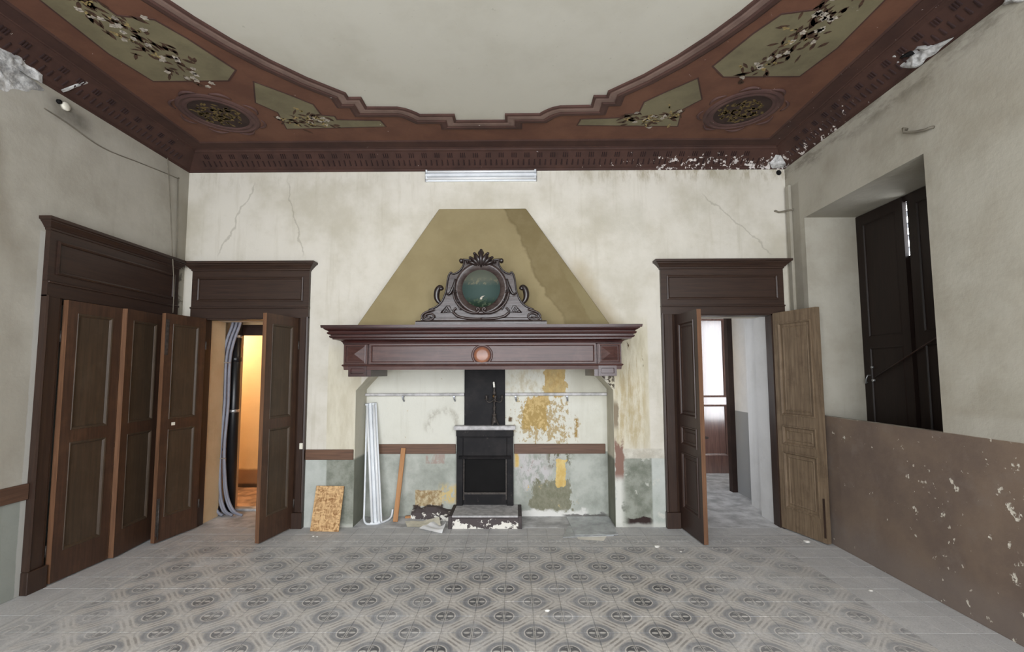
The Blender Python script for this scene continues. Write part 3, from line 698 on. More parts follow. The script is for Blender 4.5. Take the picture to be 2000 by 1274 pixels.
# quarter runs back-centre -> left side; assemble the closed outline (counter-clockwise seen from above)
ol = [(-a, b) for a, b in quarter]
ol += [(-a, -b) for a, b in reversed(quarter[:-1])]
ol += [(a, -b) for a, b in quarter]
ol += [(a, b) for a, b in reversed(quarter[:-1])]
OUT = []
for p in [(XC+a, YC+b) for a, b in ol]:
    if not OUT or hypot(p[0]-OUT[-1][0], p[1]-OUT[-1][1]) > 1e-4: OUT.append(p)
if hypot(OUT[0][0]-OUT[-1][0], OUT[0][1]-OUT[-1][1]) < 1e-4: OUT.pop()
cf = lambda u, v, w: (u, v, ZC - w)
# terracotta border = square minus outline
sq = [(XL, YR), (XR, YR), (XR, YB), (XL, YB)]
allp = sq + OUT
tri = tessellate_polygon([[Vector((*p, 0)) for p in sq], [Vector((*p, 0)) for p in OUT]])
mb = MB()
for p in allp: mb.vert(cf(p[0], p[1], 0.003))
for t in tri: mb.face(t)
mb.build('painted_border', MT['orange'], cl)
ar = sum(OUT[i][0]*OUT[(i+1) % len(OUT)][1]-OUT[(i+1) % len(OUT)][0]*OUT[i][1] for i in range(len(OUT)))
if ar < 0: OUT.reverse()          # so that mould offsets point away from the centre
def ribbon(name, prof, mat): MB().mold(OUT, prof, True, cf).build(name, mat, cl)
ribbon('border_moulding', [(-0.004, 0.0), (-0.004, 0.018), (0.012, 0.022), (0.02, 0.016)], MT['dkmould'])
ribbon('border_moulding', [(0.02, 0.016), (0.035, 0.020), (0.075, 0.018), (0.088, 0.012)], MT['mauve'])
ribbon('border_moulding', [(0.088, 0.012), (0.10, 0.022), (0.135, 0.020), (0.16, 0.008), (0.165, 0.003)], MT['dkmould'])
# brown flat band against the cornice
mb = MB(); mb.mold([(XL, YR), (XR, YR), (XR, YB), (XL, YB)], [(-0.18, 0.003), (-0.19, 0.012), (-0.205, 0.012), (-0.21, 0.008), (-0.33, 0.008), (-0.345, 0.014), (-0.36, 0.003)], True, cf)
mb.build('border_band', MT['band'], cl)
def flatpoly(pts, w, name, mat, parent=cl, th=0.003):
    return MB().prism(pts, w, w+th, cf).build(name, mat, parent)
def outline_strip(pts, wd, w, name, mat):
    a = sum(pts[i][0]*pts[(i+1) % len(pts)][1]-pts[(i+1) % len(pts)][0]*pts[i][1] for i in range(len(pts)))
    if a < 0: pts = pts[::-1]
    MB().mold(pts, [(0, w), (0, w+0.004), (wd, w+0.004), (wd, w)], True, cf).build(name, mat, cl)
mirx = lambda pts: [(2*XC-x, y) for x, y in pts]
miry = lambda pts: [(x, 2*YC-y) for x, y in pts]
longp = [(-3.13, 1.69), (-3.13, 3.35), (-3.05, 3.68), (-2.42, 3.68), (-2.28, 3.55), (-2.42, 3.20), (-2.52, 3.02), (-2.75, 2.98), (-2.78, 2.80), (-2.74, 1.69)]
longfull = longp + [(x, 2*YC-y) for x, y in reversed(longp[1:-1])]
smallp = [(-2.21, 3.71), (-2.36, 4.00), (-2.24, 4.16), (-2.30, 4.45), (-1.30, 4.42), (-1.32, 4.32), (-1.74, 4.30), (-1.74, 4.24), (-1.86, 4.22), (-1.86, 4.04), (-2.0, 3.90)]
for pp in (longfull, mirx(longfull)):
    flatpoly(pp, 0.0035, 'painted_panel', MT['olive']); outline_strip(pp, 0.014, 0.003, 'panel_outline', MT['dkmould'])
for pp in (smallp, mirx(smallp), miry(smallp), mirx(miry(smallp))):
    flatpoly(pp, 0.0035, 'painted_panel', MT['olive']); outline_strip(pp, 0.012, 0.003, 'panel_outline', MT['dkmould'])
rl = random.Random(3)
def leafshape(mb, x, y, a, l, wd, w):
    d = (cos(a), sin(a)); n = (-d[1], d[0]); pts = []
    for t, k in ((0, 0), (0.3, 0.42), (0.65, 0.5), (1, 0.0), (0.65, -0.5), (0.3, -0.42)):
        pts.append((x+d[0]*l*t+n[0]*wd*k, y+d[1]*l*t+n[1]*wd*k))
    b = len(mb.v)
    for p in pts: mb.vert(cf(p[0], p[1], w))
    mb.face([b+i for i in range(6)])
def spray(p0, p1, spread, nl, nf, ny, dense=1.0):
    """A painted garland from p0 to p1: dark leaves, pale blossoms, yellow touches (paint as thin flakes)."""
    L, Fm, Y = MB(), MB(), MB()
    dx, dy = p1[0]-p0[0], p1[1]-p0[1]; ln = hypot(dx, dy); nx, ny_ = -dy/ln, dx/ln; ba = math.atan2(dy, dx)
    def at():
        t = rl.betavariate(1.6, 1.6); o = rl.gauss(0, spread*(0.35+0.9*sin(pi*t))*0.6)+0.03*sin(t*9)
        return p0[0]+dx*t+nx*o, p0[1]+dy*t+ny_*o
    for _ in range(nl):
        x, y = at(); leafshape(L, x, y, ba+rl.uniform(-1.1, 1.1)+(pi if rl.random() < .3 else 0), rl.uniform(0.05, 0.12), rl.uniform(0.018, 0.035), 0.0072)
    for _ in range(nf):
        x, y = at(); k0 = rl.uniform(0, 6)
        for q in range(5): leafshape(Fm, x, y, k0+q*1.257, rl.uniform(0.018, 0.034), 0.020, 0.0078)
    for _ in range(ny):
        x, y = at()
        for q in range(3): leafshape(Y, x, y, rl.uniform(0, 6.3), rl.uniform(0.02, 0.045), 0.018, 0.0082)
    L.build('painted_leaves', MT['leafp'], cl, kind='stuff'); Fm.build('painted_blossoms', MT['flowerp'], cl, kind='stuff')
    if ny: Y.build('painted_buds', MT['yellowp'], cl, kind='stuff')
for m in (lambda q: q, lambda q: mirx([q])[0]):
    spray(m((-2.92, 2.70)), m((-2.62, 3.78)), 0.13, 95, 26, 10)
    spray(m((-2.32, 4.28)), m((-1.72, 4.34)), 0.09, 46, 11, 16)
# medallions in the two far corners
def medallion(cx, cy, rot):
    def e(r, n=40, ax=1.12): 
        pts = []
        for k in range(n):
            a = 2*pi*k/n; u, v = r*ax*cos(a), r*sin(a); pts.append((cx+u*cos(rot)-v*sin(rot), cy+u*sin(rot)+v*cos(rot)))
        return pts
    flatpoly(e(0.235), 0.004, 'medallion', MT['meddark'])
    MB().mold(e(0.235), [(-0.012, 0.004), (-0.008, 0.012), (0.012, 0.016), (0.03, 0.010), (0.04, 0.010), (0.055, 0.018), (0.075, 0.012), (0.085, 0.004)], True, cf).build('medallion_ring', MT['medal'], cl)
    mb = MB()
    for k in range(120):
        a, r = rl.uniform(0, 6.28), 0.19*math.sqrt(rl.random()); leafshape(mb, cx+r*cos(a)*1.05, cy+r*sin(a)*0.9, rl.uniform(0, 6.3), rl.uniform(0.03, 0.07), 0.022, 0.0075)
    mb.build('painted_fruit', MT['gold'], cl, kind='stuff')
    mb = MB()
    for k in range(8):
        a0 = k*pi/4+0.3; r = 0.335
        pts = [(cx+(r+0.03*sin(t*3.1))*cos(a0+t*0.5)*1.08, cy+(r+0.03*sin(t*3.1))*sin(a0+t*0.5), ZC-0.006) for t in [q/8 for q in range(9)]]
        mb.tube(pts, [0.004+0.010*sin(pi*q/8) for q in range(9)], 6)
    mb.build('medallion_scrolls', MT['medal'], cl, kind='stuff')
medallion(-2.82, 4.19, radians(40)); medallion(2*XC+2.82, 4.19, radians(-40))

# cornice: splayed stucco with two rows of tongues
cprof = [(0.0, -3.945), (-0.012, -3.945), (-0.016, -3.968), (-0.028, -3.975), (-0.05, -3.995), (-0.165, -4.095), (-0.185, -4.104), (-0.195, -4.125), (-0.2, -4.13), (0.0, -4.131)]
cq = lambda u, v, w: (u, v, -w)
cor = MB().mold([(XL, YR), (XR, YR), (XR, YB), (XL, YB)], cprof, True, cq).build('trim_1', MT['cornice'], kind='structure')
tag(cor, 'dark red-brown painted cornice with rows of tongues under the ceiling', kind='structure')
def tongues(a, b, inward):
    """Two rows on the splay from plan point a to b; inward = unit vector off the wall."""
    lo, hi = MB(), MB(); L = hypot(b[0]-a[0], b[1]-a[1]); tx, ty = (b[0]-a[0])/L, (b[1]-a[1])/L
    def P(s_, t, h):       # s along, t up the splay (0..1), h proud
        d = 0.05+0.115*t-h*0.655*0; z = 3.995+0.10*t
        return (a[0]+tx*s_+inward[0]*(d+h*0.656), a[1]+ty*s_+inward[1]*(d+h*0.656), z-h*0.754)
    def peg(m, s_, t0, t1, w0, w1, h=0.009):
        b_ = len(m.v)
        for hh, k in ((-0.002, 1.0), (h, 0.55)):
            for (ss, tt) in ((-w0*k, t0), (w0*k, t0), (w1*k, t1), (-w1*k, t1)): m.vert(P(s_+ss, tt, hh))
        m.face([b_+4, b_+5, b_+6, b_+7])
        for k in range(4): m.face([b_+k, b_+(k+1) % 4, b_+4+(k+1) % 4, b_+4+k])
    n = int((L-0.4)/0.061)
    for k in range(n): peg(lo, 0.22+k*0.061, 0.0, 0.40, 0.011, 0.006)
    n = int((L-0.5)/0.143)
    for k in range(n):
        s_ = 0.28+k*0.143
        for q in (-1, 0, 1): peg(hi, s_+q*0.022, 0.58, 0.90, 0.008, 0.005)
    lo.build('tongue_row', MT['tongue'], cor, kind='stuff'); hi.build('leaf_row', MT['tongue'], cor, kind='stuff')
tongues((XL, YB), (XR, YB), (0, -1)); tongues((XL, YR), (XL, YB), (1, 0)); tongues((XR, YR), (XR, YB), (-1, 0))

# broken plaster at the wall heads
def rubble(name, pts, normal, depth, mat, parent, rnd):
    """A ragged lumpy patch of broken plaster inside polygon pts (3-D, on the wall), standing out along normal."""
    n = Vector(normal).normalized(); P = [Vector(p) for p in pts]; c = sum(P, Vector())/len(P)
    bm_ = MB(); rings = 12; sub = 8; m = len(P)*sub; sd = rnd.uniform(0, 50)
    for r_ in range(rings+1):
        t = r_/rings
        for k in range(m):
            i = k//sub; f_ = (k % sub)/sub; e = P[i].lerp(P[(i+1) % len(P)], f_)
            jag = 1+0.22*mnoise.noise(e*14+Vector((sd, 0, 0)))*t
            q = c+(e-c)*t*jag
            lump = 0.55+0.75*mnoise.noise(q*9+Vector((0, sd, 0)))+0.5*mnoise.noise(q*26)+0.25*mnoise.noise(q*60)
            bm_.vert(q+n*(0.002 if r_ == rings else depth*max(0.06, lump)*min(1.0, (1-t)*4+0.2)))
    for r_ in range(rings):
        for k in range(m): bm_.face((r_*m+k, r_*m+(k+1) % m, (r_+1)*m+(k+1) % m, (r_+1)*m+k), True)
    return bm_.build(name, mat, parent, kind='stuff')
rr = random.Random(11)
rubble('broken_plaster', [(XL, 2.75, 3.98), (XL, 3.15, 3.97), (XL, 3.30, 3.95), (XL, 3.44, 3.90), (XL, 3.30, 3.80), (XL, 3.18, 3.72), (XL, 2.95, 3.66), (XL, 2.7, 3.7)], (1, 0, 0), 0.028, MT['raw'], wl, rr)
rubble('broken_plaster', [(XL+0.03, 3.0, 3.97), (XL+0.05, 3.2, 4.02), (XL+0.04, 3.40, 3.985), (XL+0.012, 3.42, 3.93), (XL+0.01, 3.1, 3.92)], (0.75, 0, -0.66), 0.03, MT['raw'], wl, rr)
rubble('broken_plaster', [(XL+0.03, 3.54, 3.96), (XL+0.10, 3.585, 4.04), (XL+0.16, 3.62, 4.09), (XL+0.15, 3.645, 4.085), (XL+0.09, 3.61, 4.03), (XL+0.025, 3.565, 3.955)], (0.75, 0, -0.66), 0.012, MT['raw'], cor, rr)
rubble('broken_plaster', [(XR-0.02, 3.33, 3.945), (XR-0.09, 3.44, 4.05), (XR-0.13, 3.47, 4.09), (XR-0.14, 3.36, 4.10), (XR-0.11, 3.24, 4.07), (XR-0.05, 3.15, 3.99), (XR-0.02, 3.02, 3.955), (XR-0.012, 3.2, 3.945)], (-0.75, 0, -0.66), 0.035, MT['raw'], cor, rr)
rubble('broken_hole', [(XR-0.07, 3.30, 4.03), (XR-0.10, 3.345, 4.062), (XR-0.09, 3.27, 4.052), (XR-0.065, 3.25, 4.02)], (-0.75, 0, -0.66), 0.042, MT['soot_and_hole_shade'], cor, rr)  # black lumps stand in for the shade inside the broken hole
rubble('broken_plaster', [(XR, 2.72, 3.93), (XR-0.03, 2.62, 3.97), (XR-0.03, 2.3, 3.97), (XR, 2.3, 3.80), (XR, 2.62, 3.86)], (-1, 0, -0.3), 0.05, MT['raw'], wr, rr)
rubble('broken_plaster', [(XR-0.02, YB-0.02, 3.955), (XR-0.02, YB-0.07, 3.975), (XR-0.10, YB-0.13, 4.05), (XR-0.17, YB-0.14, 4.05), (XR-0.20, YB-0.06, 3.99), (XR-0.14, YB-0.02, 3.95)], (-0.5, -0.5, -0.6), 0.022, MT['raw'], cor, rr)

# ------------------------------------------------------------------ rooms behind the doors
# left room: ochre vestibule, then the yellow room
mb = MB(); mb.box(-3.72, -3.562, YB+TW+0.02, 5.70, 0, 2.6); wv = mb.build('wall_vestibule_left', MT['beige'], kind='structure')
MB().box(D2[0]-0.035, D2[0]+0.004, YB+0.005, YB+TW+0.02, 0, D2[2]).build('wall_vestibule_jamb', MT['beige'], kind='structure')
mb = MB(); mb.box(-4.6, -3.47, 5.70, 5.82, 0, 2.6); mb.box(-2.45, -2.0, 5.70, 5.82, 0, 2.6); mb.box(-3.47, -2.45, 5.70, 5.82, 2.14, 2.6)
mb.build('wall_vestibule_back', MT['beige'], kind='structure')
MB().box(-2.40, -2.2, YB+TW+0.02, 5.70, 0, 2.6).build('wall_vestibule_right', MT['beige'], kind='structure')
MB().box(-5.4, -1.6, YB+TW, 7.1, 2.6, 2.75).build('ceiling', MT['yel'], kind='structure')
MB().box(-5.4, -1.6, 6.75, 6.9, 0, 2.6).build('wall_yellow_back', MT['yel'], kind='structure')
mb = MB(); mb.box(-5.4, -5.25, 5.6, 6.75, 0, 2.6); mb.box(-1.75, -1.6, 5.6, 6.75, 0, 2.6); mb.build('wall_yellow_side', MT['yel'], kind='structure')
mb = MB(); mb.box(-5.3, -4.59, 5.70, 5.82, 0, 2.6); mb.box(-2.01, -1.7, 5.70, 5.82, 0, 2.6); mb.build('wall_yellow_front', MT['yel'], kind='structure')
MB().box(-3.72, -2.2, YB-0.02, 5.70, -0.12, 0.001).build('floor', MT['cement'], kind='structure')
MB().box(-5.4, -1.6, 5.66, 6.9, -0.12, 0.012).build('floor', MT['terrac'], kind='structure')
MB().box(-3.47, -2.45, 5.64, 5.74, 0, 0.03).build('trim_2', MT['marble'], kind='structure', bevel=0.004)
MB().box(-3.47, -2.42, 5.66, 5.705, 2.13, 2.26).build('trim_3', MT['hdark'], kind='structure')
MB().box(-3.562, -3.545, YB+TW+0.02, 5.70, 0, 0.07).build('baseboard_vestibule', MT['darkstone'], kind='structure')
def fill_point(name, loc, energy, col, r=0.06):
    l = bpy.data.lights.new(name, 'POINT'); l.energy = energy; l.color = col; l.shadow_soft_size = r
    o = bpy.data.objects.new(name, l); C.objects.link(o); o.location = loc
fill_point('yellow_room_fill', (-4.3, 6.2, 2.3), 32, (1.0, 0.95, 0.86))  # unseen fill light added to brighten the yellow walls
fill_point('vestibule_fill', (-2.75, 5.52, 2.40), 1.6, (1.0, 0.92, 0.78))  # weak unseen fill added to lift the vestibule walls

# right room: embrasure, hall wall with grey dado, dark post, panelled door lit by a window
HX = 2.93
mb = MB(); mb.box(HX, HX+0.9, YB+TW+0.02, 5.86, 0, 3.2); mb.box(3.06, 3.2, 5.86, 6.48, 0, 3.2); mb.build('wall_hall_right', MT['hall'], kind='structure')
MB().box(D3[1]-0.003, HX, YB+0.06, YB+TW+0.021, 0, D3[2]+0.02).build('wall_hall_jamb', MT['hall'], kind='structure')
mb = MB(); mb.box(4.4, 4.55, 5.86, 7.9, 0, 3.2); mb.box(1.30, 1.45, 5.44, 6.3, 0, 3.2); mb.box(1.30, 1.45, 6.7, 7.9, 0, 3.2); mb.box(1.30, 1.45, 6.3, 6.7, 0, 1.0); mb.box(1.30, 1.45, 6.3, 6.7, 2.2, 3.2)
mb.build('wall_hall_side', MT['hall'], kind='structure')
mb = MB(); mb.box(3.2, 3.3, 6.48, 6.58, 0, 3.2); mb.box(4.2, 4.4, 6.48, 6.58, 0, 3.2); mb.box(3.3, 4.2, 6.48, 6.58, 0, 0.75); mb.box(3.3, 4.2, 6.48, 6.58, 2.65, 3.2)
mb.build('wall_hall_front', MT['hall'], kind='structure')
MB().box(1.30, 4.55, 7.74, 7.9, 0, 3.2).build('wall_hall_back', MT['hall'], kind='structure')
MB().box(1.30, 4.55, YB+TW, 7.9, 3.2, 3.3).build('ceiling', MT['neutral'], kind='structure')
MB().box(1.30, 4.55, YB-0.02, 7.9, -0.12, 0.0005).build('floor', MT['cement'], kind='structure')
post = MB().box(2.99, 3.20, 6.48, 6.58, 0, 2.9).build('trim_4', MT['hdark'], kind='structure')
hd = thing('door_4', (3.2, 7.72, 0), 'far panelled door glaring in window light, seen through the right doorway', None, kind='structure')
hy = 7.74
mb = MB(); mb.box(2.60, 2.70, hy-0.05, hy, 0, 2.75); mb.box(3.50, 3.62, hy-0.05, hy, 0, 2.75); mb.box(2.70, 3.50, hy-0.05, hy, 0, 0.28); mb.box(2.70, 3.50, hy-0.05, hy, 1.12, 1.24); mb.box(2.70, 3.50, hy-0.05, hy, 2.55, 2.75)
mb.build('door_frame', MT['hdoor'], hd)
for z0, z1 in ((0.28, 1.12), (1.24, 2.55)):
    mb = MB(); mb.box(2.70, 3.50, hy-0.03, hy-0.005, z0, z1)
    mb.mold([(2.70, z0), (3.50, z0), (3.50, z1), (2.70, z1)], [(0, 0.05), (-0.012, 0.058), (-0.03, 0.045), (-0.034, 0.028)], True, XZ(hy)); mb.build('panel', MT['hdoor'], hd)

# ------------------------------------------------------------------ door casings
def casing(door, f, u0, u1, zt, a0, a1, crown, mv, mh, top=2.80):
    """f(u, z, w): u along the wall, w out of it. Outer edges a0, a1; opening u0..u1, height zt."""
    PR = 0.045
    for (p, q, inner) in ((a0, u0, 1), (a1, u1, -1)):
        lo, hi = min(p, q), max(p, q); mb = MB()
        prof = [(0, 0), (0, PR), (0.014, PR+0.006), (0.026, PR-0.004), (hi-lo-0.03, PR-0.008), (hi-lo-0.012, PR-0.018), (hi-lo, PR-0.022), (hi-lo, 0)]
        pts = [((p + inner*d), w) for d, w in prof]
        b = len(mb.v)
        for z in (0.17, zt+0.01):
            for (u, w) in pts: mb.vert(f(u, z, w))
        n = len(pts)
        for k in range(n): mb.face((b+k, b+(k+1) % n, b+n+(k+1) % n, b+n+k))
        mb.face([b+k for k in range(n)]); mb.face([b+n+k for k in range(n)])
        mb.build('casing', mv, door)
        mb = MB(); mb.prism([(lo-0.006, 0), (hi+0.0, 0), (hi+0.0, 0.168), (lo-0.006, 0.168)], 0, PR+0.014, f); mb.build('plinth_block', mv, door, bevel=0.004)
    L0, L1 = min(a0, a1), max(a0, a1)
    mb = MB(); mb.prism([(L0, zt), (L1, zt), (L1, 2.385), (L0, 2.385)], 0, PR, f)
    mb.build('architrave', mh, door)
    mb = MB(); mb.prism([(L0-0.004, 2.374), (L1+0.004, 2.374), (L1+0.004, 2.392), (L0-0.004, 2.392)], 0, PR+0.014, f); mb.build('architrave_bead', mh, door, bevel=0.004)
    mb = MB(); mb.prism([(L0, 2.385), (L1, 2.385), (L1, top), (L0, top)], 0, PR-0.006, f); mb.build('frieze_board', mh, door)
    mb = MB(); q = 0.075; pth = [(L0+q, 2.465), (L1-q, 2.465), (L1-q, top-0.085), (L0+q, top-0.085)]
    mb.mold(pth, [(0.012, PR-0.006), (0.012, PR+0.006), (0, PR+0.010), (-0.012, PR+0.004), (-0.016, PR-0.005)], True, f); mb.build('frieze_panel', mh, door)
    c0, c1 = crown; o = (L0-c0)
    mb = MB()
    # crown: runs round the board's three faces (plan path in u, w)
    path = [(L0, -0.002), (L0, PR-0.006), (L1, PR-0.006), (L1, -0.002)]
    prof = [(0.0, top-0.005), (0.010, top), (0.012, top+0.014), (0.022, top+0.018), (0.03, top+0.03), (0.052, top+0.052), (0.060, top+0.056), (0.062, top+0.064), (0.080, top+0.070), (0.082, top+0.094), (0.0, top+0.098)]
    if f(0, 0, 1)[1] != f(0, 0, 0)[1]: path = path
    path = [Vector(p) for p in path][::-1]
    mb.mold(path, [(d*o/0.082, z) for d, z in prof], False, lambda u, w, z: f(u, z, w)); mb.build('crown', mh, door)
fb = lambda u, v, w: (u, YB-w, v)
flf = lambda u, v, w: (XL+w, u, v)
d1 = thing('door_1', (XL, 4.2, 0), 'closed pair of brown panelled door leaves under a panelled header in the left wall', None, kind='structure')
casing(d1, flf, LD[0], LD[1], LD[2], 3.535, 4.93, (3.475, 4.99), MT['casing'], MT['casingy'])
d2 = thing('door_2', (-2.94, YB, 0), 'doorway left of the fireplace with both brown leaves swung open', None, kind='structure')
casing(d2, fb, D2[0], D2[1], D2[2], -3.60, -2.29, (-3.675, -2.225), MT['casing'], MT['casingh'])
d3 = thing('door_3', (2.3, YB, 0), 'doorway right of the fireplace with one walnut and one weathered leaf swung open', None, kind='structure')
casing(d3, fb, D3[0], D3[1], D3[2], 1.61, 2.958, (1.535, 3.035), MT['casing'], MT['casingh'])
mb = MB(); mb.box(D3[1]-0.02, D3[1]-0.002, YB-0.02, YB+0.10, 0, D3[2]); mb.box(D3[0]+0.002, D3[0]+0.02, YB-0.02, YB+0.10, 0, D3[2]); mb.box(D3[0], D3[1], YB-0.02, YB+0.10, D3[2]-0.014, D3[2]); mb.build('jamb_lining', MT['casing'], d3)
mb = MB(); mb.box(D2[1]-0.02, D2[1]-0.002, YB-0.02, YB+0.10, 0, D2[2]); mb.box(D2[0]+0.002, D2[0]+0.02, YB-0.02, YB+0.10, 0, D2[2]); mb.box(D2[0], D2[1], YB-0.02, YB+0.10, D2[2]-0.014, D2[2]); mb.build('jamb_lining', MT['casing'], d2)

def door_leaf(door, hinge, free, h, z0, fm, pm, em, panels, label, style=1, edge_at_free=True, st=0.085, edge_at_hinge=False):
    """Leaf from hinge to free edge; local x along the leaf, y through it, z up."""
    hx, hy_ = hinge; w = hypot(free[0]-hx, free[1]-hy_); a = math.atan2(free[1]-hy_, free[0]-hx); T = 0.042
    mb = MB(); e = 0.002
    mb.box(e, st, -T/2, T/2, 0, h); mb.box(w-st, w-e, -T/2, T/2, 0, h)
    zs = [0] + [q for p in panels for q in p] + [h]
    for k in range(0, len(zs), 2): mb.box(st, w-st, -T/2, T/2, zs[k], zs[k+1])
    o = mb.build('door_leaf', fm, door, local=True)
    M = WM[door.name]; loc = Vector((hx, hy_, z0)) - M.translation
    o.location = loc; o.rotation_euler = (0, 0, a); WM[o.name] = M @ Matrix.Translation(loc) @ Matrix.Rotation(a, 4, 'Z')
    o['label'] = label
    for (p0, p1) in panels:
        mb = MB(); mb.box(st-0.004, w-st+0.004, -0.009, 0.009, p0-0.004, p1+0.004)
        for sg in (1, -1):
            f = (lambda u, v, q, sg=sg: (u, sg*q, v)); pth = [(st, p0), (w-st, p0), (w-st, p1), (st, p1)]
            if style == 1: pr = [(0.0, T/2), (-0.004, T/2+0.004), (-0.014, T/2+0.001), (-0.024, 0.012), (-0.026, 0.009)]
            else: pr = [(0.006, T/2), (0.004, T/2+0.008), (-0.006, T/2+0.009), (-0.014, T/2+0.001), (-0.020, 0.012), (-0.040, 0.011), (-0.048, 0.016), (-0.056, 0.011), (-0.058, 0.009)]
            mb.mold(pth, pr, True, f)
        mb.build('panel', pm, o, local=True)
    if edge_at_free: MB().box(w-e, w, -T/2-0.0005, T/2+0.0005, 0.0, h).build('leaf_edge', em, o, local=True)['label'] = 'bare orange wood edge'
    if edge_at_hinge: MB().box(0, e, -T/2-0.0005, T/2+0.0005, 0.0, h).build('leaf_edge', em, o, local=True)['label'] = 'bare orange wood edge'
    mb = MB()
    for z in (0.25, h-0.3):
        for sg in (1,): mb.tube([(-0.004, sg*(T/2+0.004), z-0.045), (-0.004, sg*(T/2+0.004), z+0.045)], 0.008, 8)
    mb.build('hinge', MT['bronze'], o, local=True)
    return o, w, T
H1 = 2.25
P2 = [(0.225, 1.085), (1.185, H1-0.10)]
# left wall pair, all but closed
A, wA, T = door_leaf(d1, (-3.682, 3.70), (-3.668, 4.198), H1, 0.012, MT['leaf'], MT['lpanel'], MT['edge'], P2, 'near leaf of the left-wall door, worn stiles and two panels', edge_at_hinge=True)
B, wB, T = door_leaf(d1, (-3.676, 4.705), (-3.628, 4.207), H1, 0.012, MT['leaf'], MT['lpanel'], MT['edge'], P2, 'far leaf of the left-wall door, slightly ajar, with a round knob')
MB().lathe([(0.004, 0.0), (0.013, 0.004), (0.008, 0.014), (0.017, 0.026), (0.019, 0.036), (0.012, 0.046), (0.0, 0.048)], (wB-0.045, -T/2-0.001, 0.99), 14, 'y').build('knob', MT['bronze'], B, local=True)
# pair of the left doorway, swung into the room
Cc, wC, T = door_leaf(d2, (-3.442, 5.03), (-3.530, 4.555), H1, 0.014, MT['leaf'], MT['lpanel'], MT['edge'], P2, 'left leaf of the left doorway, swung open with a pale label patch')
mb = MB(); mb.box(wC-0.16, wC-0.12, T/2, T/2+0.002, 1.12, 1.15); mb.build('label_patch', MT['plate'], Cc, local=True)
mb = MB(); mb.box(wC-0.035, wC-0.006, T/2, T/2+0.008, 0.06, 0.42); mb.box(wC-0.035, wC-0.006, T/2, T/2+0.008, H1-0.42, H1-0.06); mb.tube([(wC-0.02, T/2+0.012, 0.03), (wC-0.02, T/2+0.012, 0.40)], 0.006, 8); mb.build('bolt', MT['bronze'], Cc, local=True)
Dd, wD, T = door_leaf(d2, (-2.415, 5.03), (-2.512, 4.555), H1, 0.014, MT['leaf'], MT['lpanel'], MT['edge'], P2, 'right leaf of the left doorway, swung open into the room')
# pair of the right doorway
H3 = 2.265
P3 = [(0.225, 0.80), (0.885, 1.075), (1.19, H3-0.10)]
E_, wE, T = door_leaf(d3, (1.772, 5.03), (1.812, 4.515), H3, 0.014, MT['leafE'], MT['leafE'], MT['edge'], P3, 'dark walnut leaf with three panels, swung open beside the fireplace wall', style=2)
mb = MB(); mb.box(wE-0.062, wE-0.022, T/2, T/2+0.005, 0.86, 1.08); mb.tube([(wE-0.042, T/2, 1.0), (wE-0.042, T/2+0.05, 1.0), (wE-0.055, T/2+0.056, 1.0), (wE-0.15, T/2+0.056, 0.99)], 0.009, 8)
mb.build('lever_handle', MT['bronze'], E_, local=True)
F_, wF, T = door_leaf(d3, (2.842, 5.035), (2.992, 4.530), H3+0.02, 0.014, MT['leafF'], MT['leafF'], MT['leafF'], P3, 'weathered bare brown leaf with three panels, resting near the brown dado', style=2, st=0.07)
mb = MB(); mb.box(wF-0.030, wF-0.012, -T/2-0.006, -T/2, 0.05, 0.42); mb.build('bolt', MT['casing'], F_, local=True)

# ------------------------------------------------------------------ right wall window with inner shutters
w1 = thing('window_1', (SHX, (WY0+WY1)/2, 0.9), 'deep window recess closed by dark brown shutters ajar at the top', None, kind='structure')
mb = MB(); mb.box(SHX+0.02, SHX+0.10, WY0, WY0+0.06, 0.9, WZT); mb.box(SHX+0.02, SHX+0.10, WY1-0.06, WY1, 0.9, WZT); mb.box(SHX+0.02, SHX+0.10, WY0, WY1, WZT-0.06, WZT); mb.box(SHX+0.02, SHX+0.10, WY0, WY1, 0.9, 0.96)
mb.build('window_frame', MT['shutter'], w1)
YM = 4.145      # meeting line of the shutters
def shutter(ya, yb, x, label, notch):
    mb = MB()
    st = 0.085
    lo, hi = min(ya, yb), max(ya, yb); z0, z1 = 0.92, WZT-0.008
    mb.box(x, x+0.035, lo, lo+st, z0, z1 if not notch else z1); mb.box(x, x+0.035, hi-st, hi, z0, z1)
    for a, b in ((z0, z0+0.12), (1.9, 2.0), (z1-0.1, z1)): mb.box(x, x+0.035, lo+st, hi-st, a, b)
    o = mb.build('shutter', MT['shutter'], w1); o['label'] = label
    for a, b in ((z0+0.12, 1.9), (2.0, z1-0.1)):
        m2 = MB(); m2.box(x+0.008, x+0.026, lo+st-0.003, hi-st+0.003, a, b)
        m2.mold([(lo+st, a), (hi-st, a), (hi-st, b), (lo+st, b)], [(0, 0), (-0.012, 0.003), (-0.02, -0.006), (-0.02, -0.010)], True, lambda u, v, w: (x-w, u, v)); m2.build('panel', MT['shutter'], o)
    return o
shutter(YM+0.028, WY1-0.002, SHX, 'far shutter leaf', False)
shutter(WY0+0.002, YM-0.022, SHX, 'near shutter leaf', False)
mb = MB(); mb.box(SHX+0.037, SHX+0.055, YM-0.06, YM+0.07, 0.9, 2.72); mb.box(SHX+0.037, SHX+0.055, YM-0.06, YM+0.07, 3.22, WZT); mb.build('cover_strip', MT['shutter'], w1)
